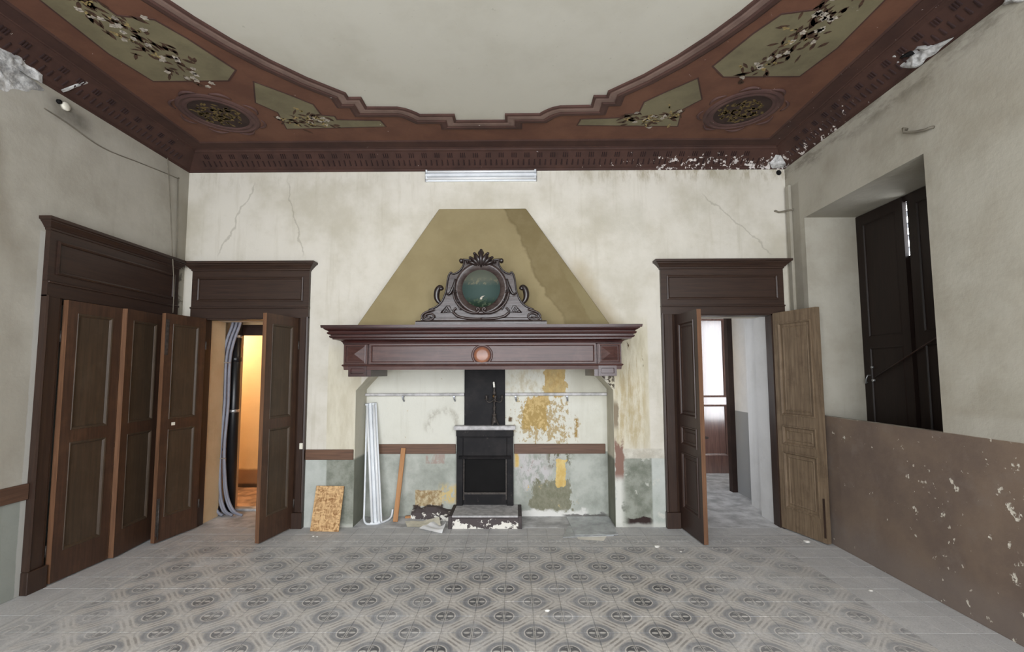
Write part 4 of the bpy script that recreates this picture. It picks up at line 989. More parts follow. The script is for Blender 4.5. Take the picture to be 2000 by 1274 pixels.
# outer louvres, seen only through the gap
k = 0
lv = MB()
lv.box(SHX+0.2, SHX+0.24, WY0, WY0+0.07, 0.9, WZT); lv.box(SHX+0.2, SHX+0.24, WY1-0.07, WY1, 0.9, WZT); lv.build('louvre_frame', MT['zinc'], w1)
for k in range(20):
    z = 0.98+k*0.117
    MB().prism([(SHX+0.195, z-0.006), (SHX+0.245, z-0.036), (SHX+0.245, z-0.028), (SHX+0.195, z+0.002)], WY0+0.07, WY1-0.07, lambda u, v, w: (u, w, v)).build('louvre_slat', MT['zinc'], w1)
mb = MB(); mb.tube([(SHX-0.012, 4.60, 1.60), (SHX-0.016, 4.25, 1.77), (SHX-0.016, 3.75, 2.02)], 0.008, 8); mb.build('iron_bar', MT['hdark'], w1)
mb = MB(); mb.tube([(SHX-0.002, 4.66, 1.62), (SHX-0.04, 4.66, 1.62), (SHX-0.05, 4.67, 1.58), (SHX-0.04, 4.69, 1.54), (SHX-0.02, 4.69, 1.55)], 0.006, 8); mb.tube([(SHX-0.002, 4.63, 1.70), (SHX-0.02, 4.63, 1.70)], 0.012, 8); mb.tube([(SHX-0.002, 4.62, 1.57), (SHX-0.025, 4.62, 1.57)], 0.013, 8); mb.build('shutter_catch', MT['steel'], w1)

# ------------------------------------------------------------------ timber dado rails (trim)
def railbox(n, x0, x1, y0, y1, mat, z0=0.718, z1=0.828): return MB().box(x0, x1, y0, y1, z0, z1).build('trim_%d' % n, mat, kind='structure', bevel=0.004)
railbox(5, D2[1]+0.118, NX0-0.006, YB-0.022, YB+0.002, MT['rail'])
railbox(6, NX0+0.135, -0.70, NB-0.022, NB+0.002, MT['rail'], 0.716, 0.828)
railbox(7, -0.02, NX1-0.03, NB-0.022, NB+0.002, MT['rail'], 0.716, 0.828)
railbox(8, XL-0.002, XL+0.022, YR, 3.532, MT['raily'], 0.708, 0.828)
# vertical chase at the right corner
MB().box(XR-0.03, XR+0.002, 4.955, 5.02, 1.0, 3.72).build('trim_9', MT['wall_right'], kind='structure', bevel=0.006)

# ------------------------------------------------------------------ chimney hood, mantel, crest
hy1, hz0, hz1 = 4.735, 2.113, 3.504
mb = MB(); pv = [(-1.672, hy1, hz0), (1.008, hy1, hz0), (0.123, YB-0.012, hz1), (-0.856, YB-0.012, hz1), (-1.672, YB+0.01, hz0), (1.008, YB+0.01, hz0), (0.123, YB+0.01, hz1), (-0.856, YB+0.01, hz1)]
for p in pv: mb.vert(p)
for q in ((0, 1, 2, 3), (4, 7, 6, 5), (0, 4, 5, 1), (1, 5, 6, 2), (2, 6, 7, 3), (3, 7, 4, 0)): mb.face(q)
hood = mb.build('chimney_hood', MT['hood'], origin=(-0.33, YB, hz0), bevel=0.006)
tag(hood, 'olive plaster chimney hood tapering upward above the mantel, damp-stained on its right', 'chimney hood')

BX0, BX1, BY = -1.675, 1.028, 4.47
man = thing('mantelpiece', (XC, YB, 1.62), 'long glossy mahogany mantel beam with crown moulding above the fireplace niche', 'mantel')
mb = MB(); mb.box(BX0+0.02, BX1-0.02, BY+0.02, YB-0.001, 1.70, 1.96); mb.build('beam', MT['mahog'], man)
mb = MB(); mb.prism([(BX0+0.255, 1.755), (BX1-0.25, 1.755), (BX1-0.25, 1.935), (BX0+0.255, 1.935)], 0, 0.012, lambda u, v, w: (u, BY+0.02-w, v))
mb.mold([(BX0+0.275, 1.768), (BX1-0.27, 1.768), (BX1-0.27, 1.918), (BX0+0.275, 1.918)], [(0.022, 0.0), (0.022, 0.022), (0.008, 0.022), (0.0, 0.014), (-0.002, 0.0)], True, lambda u, v, w: (u, BY+0.012-w, v)); mb.build('frieze_panel', MT['mahog'], man)
# crown round front and ends
path = [(BX1, YB-0.001), (BX1, BY), (BX0, BY), (BX0, YB-0.001)]
prof = [(0.0, 1.935), (0.008, 1.938), (0.012, 1.954), (0.030, 1.970), (0.060, 1.979), (0.084, 1.980), (0.085, 1.990), (0.098, 1.992), (0.109, 2.002), (0.108, 2.014), (0.098, 2.016), (0.098, 2.023), (0.115, 2.026), (0.125, 2.036), (0.123, 2.047), (0.113, 2.049), (0.115, 2.058), (0.130, 2.065), (0.148, 2.077), (0.150, 2.084), (0.166, 2.085), (0.170, 2.110), (0.0, 2.112)]
mb = MB(); mb.mold(path[::-1], [(d, z) for d, z in prof], False, lambda u, v, z: (u, v, z))
a = sum(p[0] for p in mb.v)/len(mb.v)
mb.build('crown_moulding', MT['mahogd'], man)
mb = MB(); mb.box(BX0-0.165, BX1+0.165, BY-0.165, YB-0.001, 2.096, 2.1115); mb.build('shelf_board', MT['mahog'], man)
# base bead along front and ends
mb = MB(); mb.mold(path[::-1], [(0.0, 1.742), (0.012, 1.740), (0.018, 1.732), (0.012, 1.724), (0.004, 1.720), (0.0, 1.687), (-0.03, 1.687), (-0.03, 1.742)], False, lambda u, v, z: (u, v, z)); mb.build('base_moulding', MT['mahog'], man)
for sx, x0, x1 in ((1, BX0, BX0+0.232), (-1, BX1-0.232, BX1)):
    mb = MB(); mb.box(x0, x1, BY-0.012, BY+0.06, 1.742, 1.935); 
    i0_, i1_, j0_, j1_ = x0+0.03, x1-0.03, 1.765, 1.915
    mb.mold([(i0_, j0_), (i1_, j0_), (i1_, j1_), (i0_, j1_)], [(0.016, 0.0), (0.016, 0.012), (0.006, 0.014), (0.0, 0.002), (0.0, 0.0)], True, lambda u, v, w: (u, BY-0.012-w, v)); mb.build('end_block', MT['mahog'], man)
    mb = MB(); m_ = ((i0_+i1_)/2, (j0_+j1_)/2); b = len(mb.v)
    for p in ((i0_+0.004, j0_+0.004), (i1_-0.004, j0_+0.004), (i1_-0.004, j1_-0.004), (i0_+0.004, j1_-0.004)): mb.vert((p[0], BY-0.0125, p[1]))
    mb.vert((m_[0], BY-0.052, m_[1]))
    for k in range(4): mb.face((b+k, b+(k+1) % 4, b+4))
    mb.face((b, b+1, b+2, b+3)); mb.build('diamond_boss', MT['mahog'], man)
    mb = MB(); cx0, cx1 = (x0+0.045, x1+0.03) if sx > 0 else (x0-0.03, x1-0.045)
    mb.box(cx0, cx1, BY+0.008, YB-0.001, 1.622, 1.70); q0, q1 = (cx0+0.015, cx1-0.05) if sx > 0 else (cx0+0.05, cx1-0.015)
    mb.box(q0-0.012, q1+0.012, BY-0.012, BY+0.01, 1.624, 1.722)
    mb.mold([(q0+0.014, 1.648), (q1-0.014, 1.648), (q1-0.014, 1.700), (q0+0.014, 1.700)], [(0.012, 0.0), (0.012, 0.008), (0.0, 0.008), (-0.004, 0.0)], True, lambda u, v, w: (u, BY-0.012-w, v)); mb.build('corbel', MT['mahogd'], man)
mb = MB(); mb.lathe([(0.105, 0), (0.105, 0.010), (0.098, 0.016), (0.085, 0.012), (0.080, 0.004)], (-0.325, BY+0.006, 1.828), 36, 'y'); mb.build('rosette_ring', MT['mahog'], man)
mb = MB(); mb.lathe([(0.079, 0.0), (0.079, 0.008), (0.072, 0.016), (0.05, 0.020), (0.0, 0.022)], (-0.325, BY+0.006, 1.828), 36, 'y'); mb.build('rosette', MT['inlay'], man)['label'] = 'round orange-brown wooden rosette'

# carved cresting standing on the shelf
CY = 4.48
K = 0.000712
def cr(px, py): return (-0.335+(px-984)*K, 2.1115+(1168-py)*K)          # drawing units of the carving -> x, z
crest = thing('carved_crest', (-0.335, CY, 2.1115), 'carved dark walnut cresting with scrolls and a round painted seascape, standing on the mantel', 'ornament')
def half(pts): return pts + [(2*984-x, y) for x, y in reversed(pts) if abs(x-984) > 1]
sil = half([(984, 228), (840, 232), (738, 232), (742, 262), (734, 300), (712, 352), (676, 398), (636, 426), (596, 434), (562, 408), (538, 440), (518, 500), (508, 580), (500, 660), (482, 722), (456, 790), (420, 850), (360, 902), (300, 925), (225, 950), (180, 985), (166, 1030), (172, 1088)])
mb = MB(); mb.prism([cr(*p) for p in sil], 0, 0.055, lambda u, v, w: (u, CY-0.005+w, v)); mb.build('backboard', MT['crest'], crest, bevel=0.007)
def strip_tube(m, pts, r, seg=8, yy=-0.012, flat=0.8):
    m.tube([(cr(*p)[0], CY-0.005+(yy if not isinstance(yy, list) else yy[i]), cr(*p)[1]) for i, p in enumerate(pts)], [q*K for q in r] if isinstance(r, (list, tuple)) else r*K, seg, flat=flat)
def smoothpts(pts, n=4):
    out = []
    for i in range(len(pts)-1):
        p0, p1, p2, p3 = pts[max(i-1, 0)], pts[i], pts[i+1], pts[min(i+2, len(pts)-1)]
        for k in range(n):
            t = k/n
            out.append(tuple(0.5*((2*b)+(c-a)*t+(2*a-5*b+4*c-d)*t*t+(-a+3*b-3*c+d)*t**3) for a, b, c, d in zip(p0, p1, p2, p3)))
    return out+[pts[-1]]
MX = lambda pts: [(2*984-x, y) for x, y in pts]
# rolled rim following the silhouette
for f in (lambda q: q, MX):
    mb = MB()
    strip_tube(mb, smoothpts(f([(735, 240), (742, 275), (728, 330), (690, 388), (640, 424), (594, 436), (564, 414)])), 15)
    strip_tube(mb, smoothpts(f([(564, 414), (536, 450), (518, 520), (508, 600), (498, 670), (470, 760), (425, 842), (352, 903), (262, 938)])), 15)
    mb.build('rolled_rim', MT['crestd'], crest)
mb = MB(); mb.box(*[cr(85, 0)[0], cr(1885, 0)[0]], CY-0.05, CY+0.06, cr(0, 1168)[1], cr(0, 1112)[1]); mb.mold([(cr(1885, 0)[0]-0.012, CY+0.058), (cr(1885, 0)[0]-0.012, CY-0.038), (cr(85, 0)[0]+0.012, CY-0.038), (cr(85, 0)[0]+0.012, CY+0.058)][::-1], [(0, cr(0, 1112)[1]), (0.010, cr(0, 1106)[1]), (0.008, cr(0, 1096)[1]), (-0.012, cr(0, 1088)[1]), (-0.05, cr(0, 1086)[1])], False, lambda u, v, z: (u, v, z)); mb.build('base_plinth', MT['crest'], crest)
mb = MB(); mb.box(cr(150, 0)[0], cr(1818, 0)[0], CY-0.028, CY+0.056, cr(0, 1090)[1], cr(0, 1050)[1]); mb.build('base_step', MT['crest'], crest, bevel=0.006)
# dished frame round the picture
ctr = cr(984, 642)
mb = MB(); mb.lathe([(0.245, -0.002), (0.262, 0.012), (0.258, 0.030), (0.246, 0.038), (0.232, 0.036), (0.205, 0.020), (0.190, 0.014), (0.186, 0.006)], (ctr[0], CY-0.004, ctr[1]), 56, 'y'); mb.build('picture_frame', MT['crest'], crest)
mb = MB(); mb.lathe([(0.188, 0.0), (0.188, 0.007), (0.0, 0.0072)], (0, 0, 0), 48, 'y')
pic = mb.build('round_picture', MT['picture'], crest, local=True); pic.location = (ctr[0]+0.335, -0.004, ctr[1]-2.1115); pic['label'] = 'round dark green seascape painting'
WM[pic.name] = Matrix.Translation((ctr[0], CY-0.004, ctr[1]))
mb = MB(); mb.prism([(-0.012, -0.108), (0.006, -0.110), (0.014, -0.088), (0.036, -0.072), (0.008, -0.076), (-0.010, -0.090)], 0.0074, 0.0085, lambda u, v, w: (u, -w, v)); mb.build('white_sail', MT['flowerp'], pic, local=True)
mb = MB()
for f in (lambda q: q, MX):      # lower cartouche lip ending in two curls
    lip = [(600, 700), (625, 800), (680, 885), (760, 950), (850, 985), (920, 985), (955, 960), (960, 930), (935, 918), (922, 938), (940, 950)]
    strip_tube(mb, smoothpts(f(lip)), [20]*30+[16]*20 if False else 20, yy=-0.036)
    strip_tube(mb, smoothpts(f([(610, 985), (660, 1030), (760, 1058), (870, 1068), (984, 1070)])), 24, yy=-0.022)
    strip_tube(mb, smoothpts(f([(640, 915), (605, 950), (600, 985), (630, 1000)])), 18, yy=-0.022)
mb.build('cartouche_lip', MT['crest'], crest)
for f in (lambda q: q, MX):      # shoulder leaves, side stems with buds
    mb = MB(); strip_tube(mb, smoothpts(f([(630, 515), (612, 590), (585, 660), (555, 715), (520, 728), (505, 705)])), [14, 17, 20, 22, 24, 25, 26, 26, 26, 25, 24, 23, 22, 21, 20, 18, 16, 14, 12, 12, 10], yy=-0.028)
    strip_tube(mb, smoothpts(f([(628, 520), (622, 610), (612, 690), (622, 770), (650, 850), (700, 942)])), 13, yy=-0.034)
    for (bx, by) in ((640, 690), (672, 820), (690, 905)):
        strip_tube(mb, f([(bx-14, by-24), (bx+4, by), (bx+10, by+28)]), [5, 17, 6], yy=-0.034)
    mb.build('side_stem', MT['crestd'], crest)
for f in (lambda q: q, MX):      # C-scroll ears
    mb = MB(); strip_tube(mb, smoothpts(f([(446, 652), (430, 625), (402, 620), (374, 655), (360, 715), (366, 780), (396, 828), (430, 846)])), [16+26*sin(pi*q/28) for q in range(29)], yy=0.015, flat=1.0)
    mb.lathe([(24*K, -0.012), (26*K, 0.0), (24*K, 0.022), (8*K, 0.026)], (cr(*f([(424, 640)])[0])[0], CY+0.012, cr(*f([(424, 640)])[0])[1]), 14, 'y'); mb.build('ear_scroll', MT['crestd'], crest)
    mb = MB(); strip_tube(mb, smoothpts(f([(340, 940), (262, 962), (200, 990), (172, 1030), (190, 1070), (250, 1088), (316, 1072), (338, 1032), (310, 1000), (262, 996), (222, 1014), (222, 1040), (262, 1052), (296, 1040)])), 17, yy=-0.034)
    mb.build('base_volute', MT['crest'], crest)
    mb = MB(); strip_tube(mb, smoothpts(f([(820, 243), (770, 240), (724, 236)])), 20, yy=-0.005); p = cr(*f([(704, 252)])[0]); mb.lathe([(10*K, -0.008), (29*K, -0.004), (30*K, 0.03), (26*K, 0.05), (8*K, 0.052)], (p[0], CY+0.02, p[1]), 16, 'y'); mb.build('top_scroll', MT['crestd'], crest)
    # incised lattice: ridges on a triangle
    mb = MB(); tri_ = [(420, 980), (500, 884), (548, 884), (592, 976)]
    for q in range(4):
        t = q/4; strip_tube(mb, f([(420+80*t+10, 980-96*t-4), (592-10-44*t*0.2, 976-92*t*0.2)] if False else [(430+110*t, 976-88*min(1, t*1.2)), (500+88*t, 976)]), 4.5, 5, yy=-0.008)
        strip_tube(mb, f([(440+130*t, 976), (505+62*t, 890+70*t)]), 4.5, 5, yy=-0.008)
    strip_tube(mb, f([(424, 979), (506, 884), (546, 884), (590, 976), (424, 979)]), 6, 5, yy=-0.008); mb.build('lattice', MT['crestd'], crest)
# acanthus finial
mb = MB()
for (ang, ln, wd, dx) in ((0, 215, 56, 0), (-22, 190, 46, -14), (22, 190, 46, 14), (-40, 160, 42, -34), (40, 160, 42, 34), (-58, 130, 36, -60), (58, 130, 36, 60)):
    a = radians(ang); pts, rad = [], []
    for q in range(9):
        t = q/8; pts.append((984+dx+sin(a)*ln*t+ang*0.35*t*t, 330-cos(a)*ln*t+abs(ang)*0.25*t*t)); rad.append(wd*(0.45+0.6*sin(pi*min(1, t*0.85+0.1))) * (1.0 if q < 8 else 0.5))
    strip_tube(mb, pts, rad, 8, yy=[-0.012-0.020*sin(pi*q/8)-0.016*(q/8)**2 for q in range(9)], flat=0.6)
    tx, ty = pts[-1]; b0 = cr(tx, ty); mb.lathe([(0, -0.012), (18*K, -0.006), (22*K, 0.006), (14*K, 0.016), (0, 0.018)], (b0[0], CY-0.03, b0[1]), 10, 'y')
p = cr(980, 150); mb.lathe([(0, -0.03), (36*K, -0.018), (44*K, 0.0), (34*K, 0.02), (0, 0.028)], (p[0], CY-0.02, p[1]), 16, 'y')
for q in range(4): p = cr(984, 282+q*20); mb.lathe([(0, -0.01), (13*K, 0.0), (11*K, 0.010), (0, 0.014)], (p[0], CY-0.042+q*0.003, p[1]), 10, 'y')
mb.build('acanthus_finial', MT['crestd'], crest)

# ------------------------------------------------------------------ fireplace in the niche
FX0, FX1, FYF = -0.684, -0.028, 5.365
fp = thing('fireplace', (-0.356, FYF, 0.14), 'black iron fireplace surround with open firebox, set in the peeling niche', 'fireplace')
mb = MB(); mb.box(FX0, FX0+0.075, FYF, NB, 0.141, 0.985); mb.box(FX1-0.075, FX1, FYF, NB, 0.141, 0.985); mb.box(FX0+0.075, FX1-0.075, FYF, NB, 0.665, 0.985); mb.build('surround', MT['iron'], fp, bevel=0.004)
mb = MB(); mb.box(FX0-0.004, FX1+0.004, FYF-0.012, NB-0.001, 0.925, 1.0); mb.box(FX0+0.03, FX1-0.03, FYF-0.008, FYF, 0.905, 0.915); mb.build('fascia', MT['iron'], fp, bevel=0.003)
mb = MB(); mb.prism([(FYF-0.002, 0.665), (FYF-0.03, 0.672), (FYF-0.034, 0.684), (FYF-0.02, 0.70), (FYF-0.002, 0.705)], FX0+0.03, FX1-0.03, lambda u, v, w: (w, u, v)); mb.build('hood_lip', MT['iron'], fp)
mb = MB(); mb.box(FX0+0.07, FX1-0.07, NB-0.006, NB+0.001, 0.141, 0.70); mb.build('firebox_back', MT['soot_and_hole_shade'], fp)
mb = MB(); mb.box(FX0+0.082, FX1-0.082, FYF+0.022, FYF+0.034, 0.262, 0.284); mb.box(FX0+0.078, FX0+0.09, FYF+0.02, FYF+0.034, 0.20, 0.66); mb.box(FX1-0.09, FX1-0.078, FYF+0.02, FYF+0.034, 0.20, 0.66); mb.build('grate_bar', MT['bronze'], fp)
mb = MB(); mb.box(FX0+0.078, FX1-0.078, FYF+0.026, FYF+0.032, 0.145, 0.262); mb.build('ash_panel', MT['iron'], fp)
mb = MB(); mb.box(FX0-0.028, FX1+0.026, FYF-0.055, NB-0.001, 1.0, 1.048); mb.build('top_slab', MT['marble'], fp, bevel=0.008)['label'] = 'dusty grey marble slab'
mb = MB(); mb.box(-0.596, -0.128, NB-0.020, NB+0.001, 1.0485, 1.83); mb.box(-0.60, -0.585, NB-0.026, NB, 1.0485, 1.83); mb.box(-0.139, -0.124, NB-0.026, NB, 1.0485, 1.83); mb.build('flue_panel', MT['iron'], fp)
hp = thing('hearth_plinth', (-0.33, 5.0, 0), 'low hearth step with grey slab top and flaking whitewashed front', 'hearth')
px0, px1, py0 = -0.722, 0.062, 5.005
mb = MB(); mb.box(px0+0.035, px1-0.035, py0+0.004, NB-0.001, 0.0015, 0.118); mb.build('front_block', MT['peel'], hp)
mb = MB(); mb.box(px0+0.04, px1-0.04, py0-0.004, FYF+0.06, 0.119, 0.139); mb.build('top_slab', MT['slab'], hp, bevel=0.004)
mb = MB(); mb.box(px0, px0+0.038, py0-0.006, NB-0.001, 0.0015, 0.136); mb.box(px1-0.038, px1, py0-0.006, NB-0.001, 0.0015, 0.136); mb.box(px0+0.038, px1-0.038, py0-0.006, py0+0.006, 0.108, 0.1185); mb.build('stone_border', MT['darkstone'], hp, bevel=0.003)

# ledges on the niche back wall
def ledge(x0, x1, brs, label):
    t = thing('wall_ledge', ((x0+x1)/2, NB, 1.37), label, 'shelf', 'grey wall ledges in the niche')
    mb = MB(); mb.mold([(x0, NB-0.001), (x1, NB-0.001)][::-1], [(0.0, 1.385), (0.045, 1.387), (0.062, 1.393), (0.066, 1.404), (0.064, 1.416), (0.055, 1.421), (0.0, 1.421)], False, lambda u, v, z: (u, 2*NB-0.002-v if False else v, z))
    ys = [q[1] for q in mb.v]
    if max(ys) > NB+0.01: mb.v = [(q[0], 2*(NB-0.001)-q[1], q[2]) for q in mb.v]
    mb.build('shelf_board', MT['marble'], t)
    for bx in brs:
        mb = MB(); mb.box(bx-0.010, bx+0.010, NB-0.05, NB-0.002, 1.372, 1.386); mb.tube([(bx, NB-0.045, 1.374), (bx+0.004, NB-0.035, 1.345), (bx+0.010, NB-0.018, 1.330), (bx+0.006, NB-0.004, 1.325)], 0.009, 8); mb.build('bracket', MT['zinc'], t)
ledge(NX0+0.006, -0.60, (-1.32, -0.72), 'grey moulded ledge left of the black flue panel')
ledge(-0.122, NX1-0.012, (0.0, 0.60), 'grey moulded ledge right of the black flue panel')

# candelabrum with one candle
cx, cy, cz = -0.248, 5.36, 1.0482
cd = thing('candelabrum', (cx, cy, cz), 'dusty bronze candelabrum with four arms on the fireplace slab', 'candelabrum')
mb = MB()
for k in range(3):
    a = radians(90+120*k+40); mb.tube([(cx+cos(a)*r, cy+sin(a)*r, cz+z) for r, z in ((0.012, 0.075), (0.022, 0.055), (0.034, 0.03), (0.046, 0.012), (0.052, 0.006))], [0.010, 0.014, 0.013, 0.010, 0.006], 8)
mb.lathe([(0.030, 0.028), (0.036, 0.04), (0.030, 0.062), (0.024, 0.085), (0.018, 0.095), (0.022, 0.102), (0.014, 0.112)], (cx, cy, cz), 20); mb.build('base', MT['bronze'], cd)
mb = MB(); mb.lathe([(0.013, 0.108), (0.026, 0.120), (0.020, 0.128), (0.011, 0.145), (0.009, 0.165), (0.017, 0.182), (0.013, 0.196), (0.018, 0.21), (0.010, 0.222), (0.009, 0.25), (0.014, 0.258), (0.009, 0.266), (0.010, 0.285), (0.026, 0.292), (0.014, 0.30), (0.012, 0.325)], (cx, cy, cz), 18); mb.build('stem', MT['bronze'], cd)
mb = MB(); mb.lathe([(0.012, 0.322), (0.017, 0.33), (0.017, 0.345), (0.012, 0.35)], (cx, cy, cz), 16); mb.build('collar', MT['brass'], cd)
mb = MB(); mb.lathe([(0.010, 0.348), (0.018, 0.362), (0.021, 0.378), (0.014, 0.392), (0.010, 0.405), (0.013, 0.425), (0.013, 0.438)], (cx, cy, cz), 16); mb.build('top_socket', MT['bronze'], cd)
for k in range(4):
    a = radians(8+90*k); u, v = cos(a), sin(a); v *= 0.55
    P_ = lambda r, z: (cx+u*r, cy+v*r, cz+z)
    mb = MB(); mb.tube(smoothpts([P_(0.010, 0.290), P_(0.035, 0.272), (P_(0.06, 0.268)), P_(0.082, 0.276), P_(0.090, 0.298)]), 0.0055, 8)
    c0 = P_(0.090, 0.0); mb.lathe([(0.006, 0.296), (0.026, 0.302), (0.027, 0.306), (0.008, 0.308), (0.012, 0.322), (0.014, 0.340), (0.010, 0.348), (0.0, 0.342)], c0, 14); mb.build('arm', MT['bronze'], cd)
cnd = MB().lathe([(0.012, 0.0), (0.0115, 0.060), (0.006, 0.066), (0.0, 0.067)], (0, 0, 0), 14).build('candle', MT['wax'], local=True)
cnd.location = (cx, cy, cz+0.4385); cnd.rotation_euler = (0, radians(-6), 0)
tag(cnd, 'short white candle stub leaning in the candelabrum socket', 'candle')

# ------------------------------------------------------------------ leftovers in and by the niche
def batten(parent, L_):
    """Twin fluorescent batten along local z, front towards -y."""
    W_ = 0.125
    MB().prism([(-W_/2, 0.0), (W_/2, 0.0), (W_/2, -0.016), (0.055, -0.020), (0.016, -0.022), (0.012, -0.046), (-0.012, -0.046), (-0.016, -0.022), (-0.055, -0.020), (-W_/2, -0.016)], 0, L_, lambda u, v, w: (u, v, w)).build('housing', MT['white'], parent, local=True)
    for sx in (-1, 1):
        MB().tube([(sx*0.038, -0.044, 0.022), (sx*0.038, -0.044, L_-0.022)], 0.013, 12).build('tube', MT['tube'], parent, local=True)
        for z in (0.006, L_-0.022): MB().box(sx*0.038-0.015, sx*0.038+0.015, -0.064, -0.012, z, z+0.016).build('socket', MT['white'], parent, local=True)
    for z in (-0.003, L_): MB().box(-W_/2-0.002, W_/2+0.002, -0.042, 0.001, z, z+0.003).build('end_plate', MT['zinc'], parent, local=True)
wlmp = thing('ceiling_batten', (-1.008, YB-0.002, 3.882), 'white twin-tube fluorescent light, unlit, high on the wall below the cornice', 'light fixture')
wlmp.rotation_euler = (0, radians(90), 0); WM[wlmp.name] = Matrix.Translation((-1.008, YB-0.002, 3.882)) @ Matrix.Rotation(radians(90), 4, 'Y')
batten(wlmp, 1.25)
def aim(o, base, top, roll=0.0):
    d = (Vector(top)-Vector(base)).normalized(); q = Vector((0, 0, 1)).rotation_difference(d)
    o.rotation_mode = 'QUATERNION'; o.rotation_quaternion = q; o.location = base
    if roll: o.rotation_quaternion = q @ Matrix.Rotation(roll, 3, 'Z').to_quaternion()
    WM[o.name] = Matrix.LocRotScale(Vector(base), o.rotation_quaternion, None)
b0, b1 = (-1.535, 5.185, 0.005), (-1.688, 5.40, 1.30)
lmp = thing('loose_batten', b0, 'loose white twin-tube fluorescent batten leaning in the left of the niche', 'light fixture')
aim(lmp, b0, b1); batten(lmp, (Vector(b1)-Vector(b0)).length)
pts = smoothpts([(-1.742, 5.40, 1.26), (-1.715, 5.31, 0.72), (-1.683, 5.20, 0.16), (-1.672, 5.165, 0.055), (-1.64, 5.14, 0.016), (-1.58, 5.135, 0.0125), (-1.50, 5.16, 0.013), (-1.43, 5.25, 0.022), (-1.405, 5.30, 0.05), (-1.40, 5.325, 0.115)], 5)
rod = MB().tube(pts, 0.011, 10).build('bent_rod', MT['white'], origin=(-1.64, 5.14, 0.0))
tag(rod, 'white bent tube hooked at its foot, leaning behind the loose fluorescent batten', 'rod')
ln = thing('wood_lath', (-1.345, 5.235, 0.003), 'bare pine lath leaning on the niche back wall', 'plank'); aim(ln, (-1.345, 5.235, 0.003), (-1.305, 5.405, 0.79))
MB().box(-0.026, 0.026, -0.010, 0.010, 0, 0.803).build('lath_board', MT['lath'], ln, local=True, bevel=0.002)
ob = MB().box(-0.150, 0.150, -0.007, 0.007, 0, 0.455).build('strand_board', MT['osb'], local=True)
aim(ob, (-2.008, 4.925, 0.002), (-2.013, 5.038, 0.445)); 
ob.rotation_quaternion = ob.rotation_quaternion @ Matrix.Rotation(radians(1.5), 3, 'Y').to_quaternion()
tag(ob, 'square orange strand-board offcut leaning on the wall left of the niche', 'board')
of = MB().box(-0.07, 0.07, -0.018, 0.018, 0.0, 0.022).build('wood_offcut', MT['lath'], local=True, bevel=0.002); of.location = (-1.20, 5.385, 0.0015); of.rotation_euler = (0, 0, radians(8))
tag(of, 'short pine offcut lying behind the papers against the niche wall', 'offcut')
# masonry footing
rk = random.Random(5)
mb = MB(); n0 = 9
for k in range(n0):
    t = k/(n0-1); x = -1.20+0.46*t; h = 0.075+0.05*sin(t*pi)+rk.uniform(-0.015, 0.015); d = 0.07+0.09*t+rk.uniform(-0.01, 0.01)
    for (yy, z) in ((NB-0.001, 0.0), (NB-0.001, h), (NB-d*0.5, h-0.006), (NB-d, h*0.55+rk.uniform(-0.01, 0.01)), (NB-d-0.01, 0.0)): mb.vert((x, yy, z+0.0015))
for k in range(n0-1):
    for q in range(4): mb.face((k*5+q, (k+1)*5+q, (k+1)*5+q+1, k*5+q+1))
mb.face((0, 1, 2, 3, 4)); mb.face([(n0-1)*5+q for q in (4, 3, 2, 1, 0)])
ft = mb.build('masonry_stub', peel_white('peeling_footing', 0.535), origin=(-0.95, NB, 0.0)); tag(ft, 'crumbling dark masonry stub left of the hearth step', 'masonry')
# papers
def sheet(name, corners, lift, mat, label, cat='paper', group=None, n=10, z=0.003):
    P = [Vector((x, y, 0)) for x, y in corners]; c = sum(P, Vector())/4; mb = MB()
    for sd in (0, 1):
        for j in range(n+1):
            for i in range(n+1):
                u, v = i/n, j/n; p = (P[0]*(1-u)+P[1]*u)*(1-v)+(P[3]*(1-u)+P[2]*u)*v
                mb.vert((p.x, p.y, z+lift(u, v)+(0.0008 if sd else 0)))
    m = (n+1)*(n+1)
    for j in range(n):
        for i in range(n):
            q = j*(n+1)+i; mb.face((q, q+n+1, q+n+2, q+1), True); mb.face((m+q, m+q+1, m+q+n+2, m+q+n+1), True)
    o = mb.build(name, mat, origin=(c.x, c.y, 0.0)); return tag(o, label, cat, group)
sheet('paper_sheet', [(-1.17, 5.06), (-0.80, 5.03), (-0.86, 5.26), (-1.24, 5.25)], lambda u, v: 0.05*max(0, u-0.55)*2*v+0.006*sin(u*7)**2, MT['paperb'], 'yellowed crumpled paper sheet on the niche floor', n=12)
sheet('paper_sheet', [(-1.03, 4.99), (-0.76, 4.83), (-0.735, 4.98), (-0.90, 5.16)], lambda u, v: 0.075*max(0, u-0.5)**2*4*v+0.05*max(0, 0.3-u)*v+0.008*sin(v*6)**2, MT['paper'], 'white folded paper sheet in front of the yellowed one by the hearth step', n=12, z=0.014)
# dusty glass and card at the right of the niche
crd = sheet('card_sheet', [(0.62, 4.70), (0.86, 4.655), (0.95, 4.86), (0.60, 4.86)], lambda u, v: 0.0, MT['card'], 'pale card poking out from under the dusty glass', 'card', n=4, z=0.0012)
def pane(corners, z, label, tilt=0.0):
    mb = MB(); mb.prism(corners, z, z+0.004, lambda u, v, w: (u, v, w+tilt*(v-4.8))); c = (sum(p[0] for p in corners)/4, sum(p[1] for p in corners)/4, 0)
    return tag(mb.build('glass_pane', MT['glass'], origin=c), label, 'glass', None)
pane([(0.60, 4.795), (1.04, 4.80), (1.055, 5.40), (0.575, 5.39)], 0.0078, 'large dusty glass pane lying on the floor at the right end of the niche')
pane([(0.47, 4.745), (0.99, 4.79), (0.98, 5.12), (0.56, 5.09)], 0.0026, 'second glass pane with a pointed corner under the large dusty one')
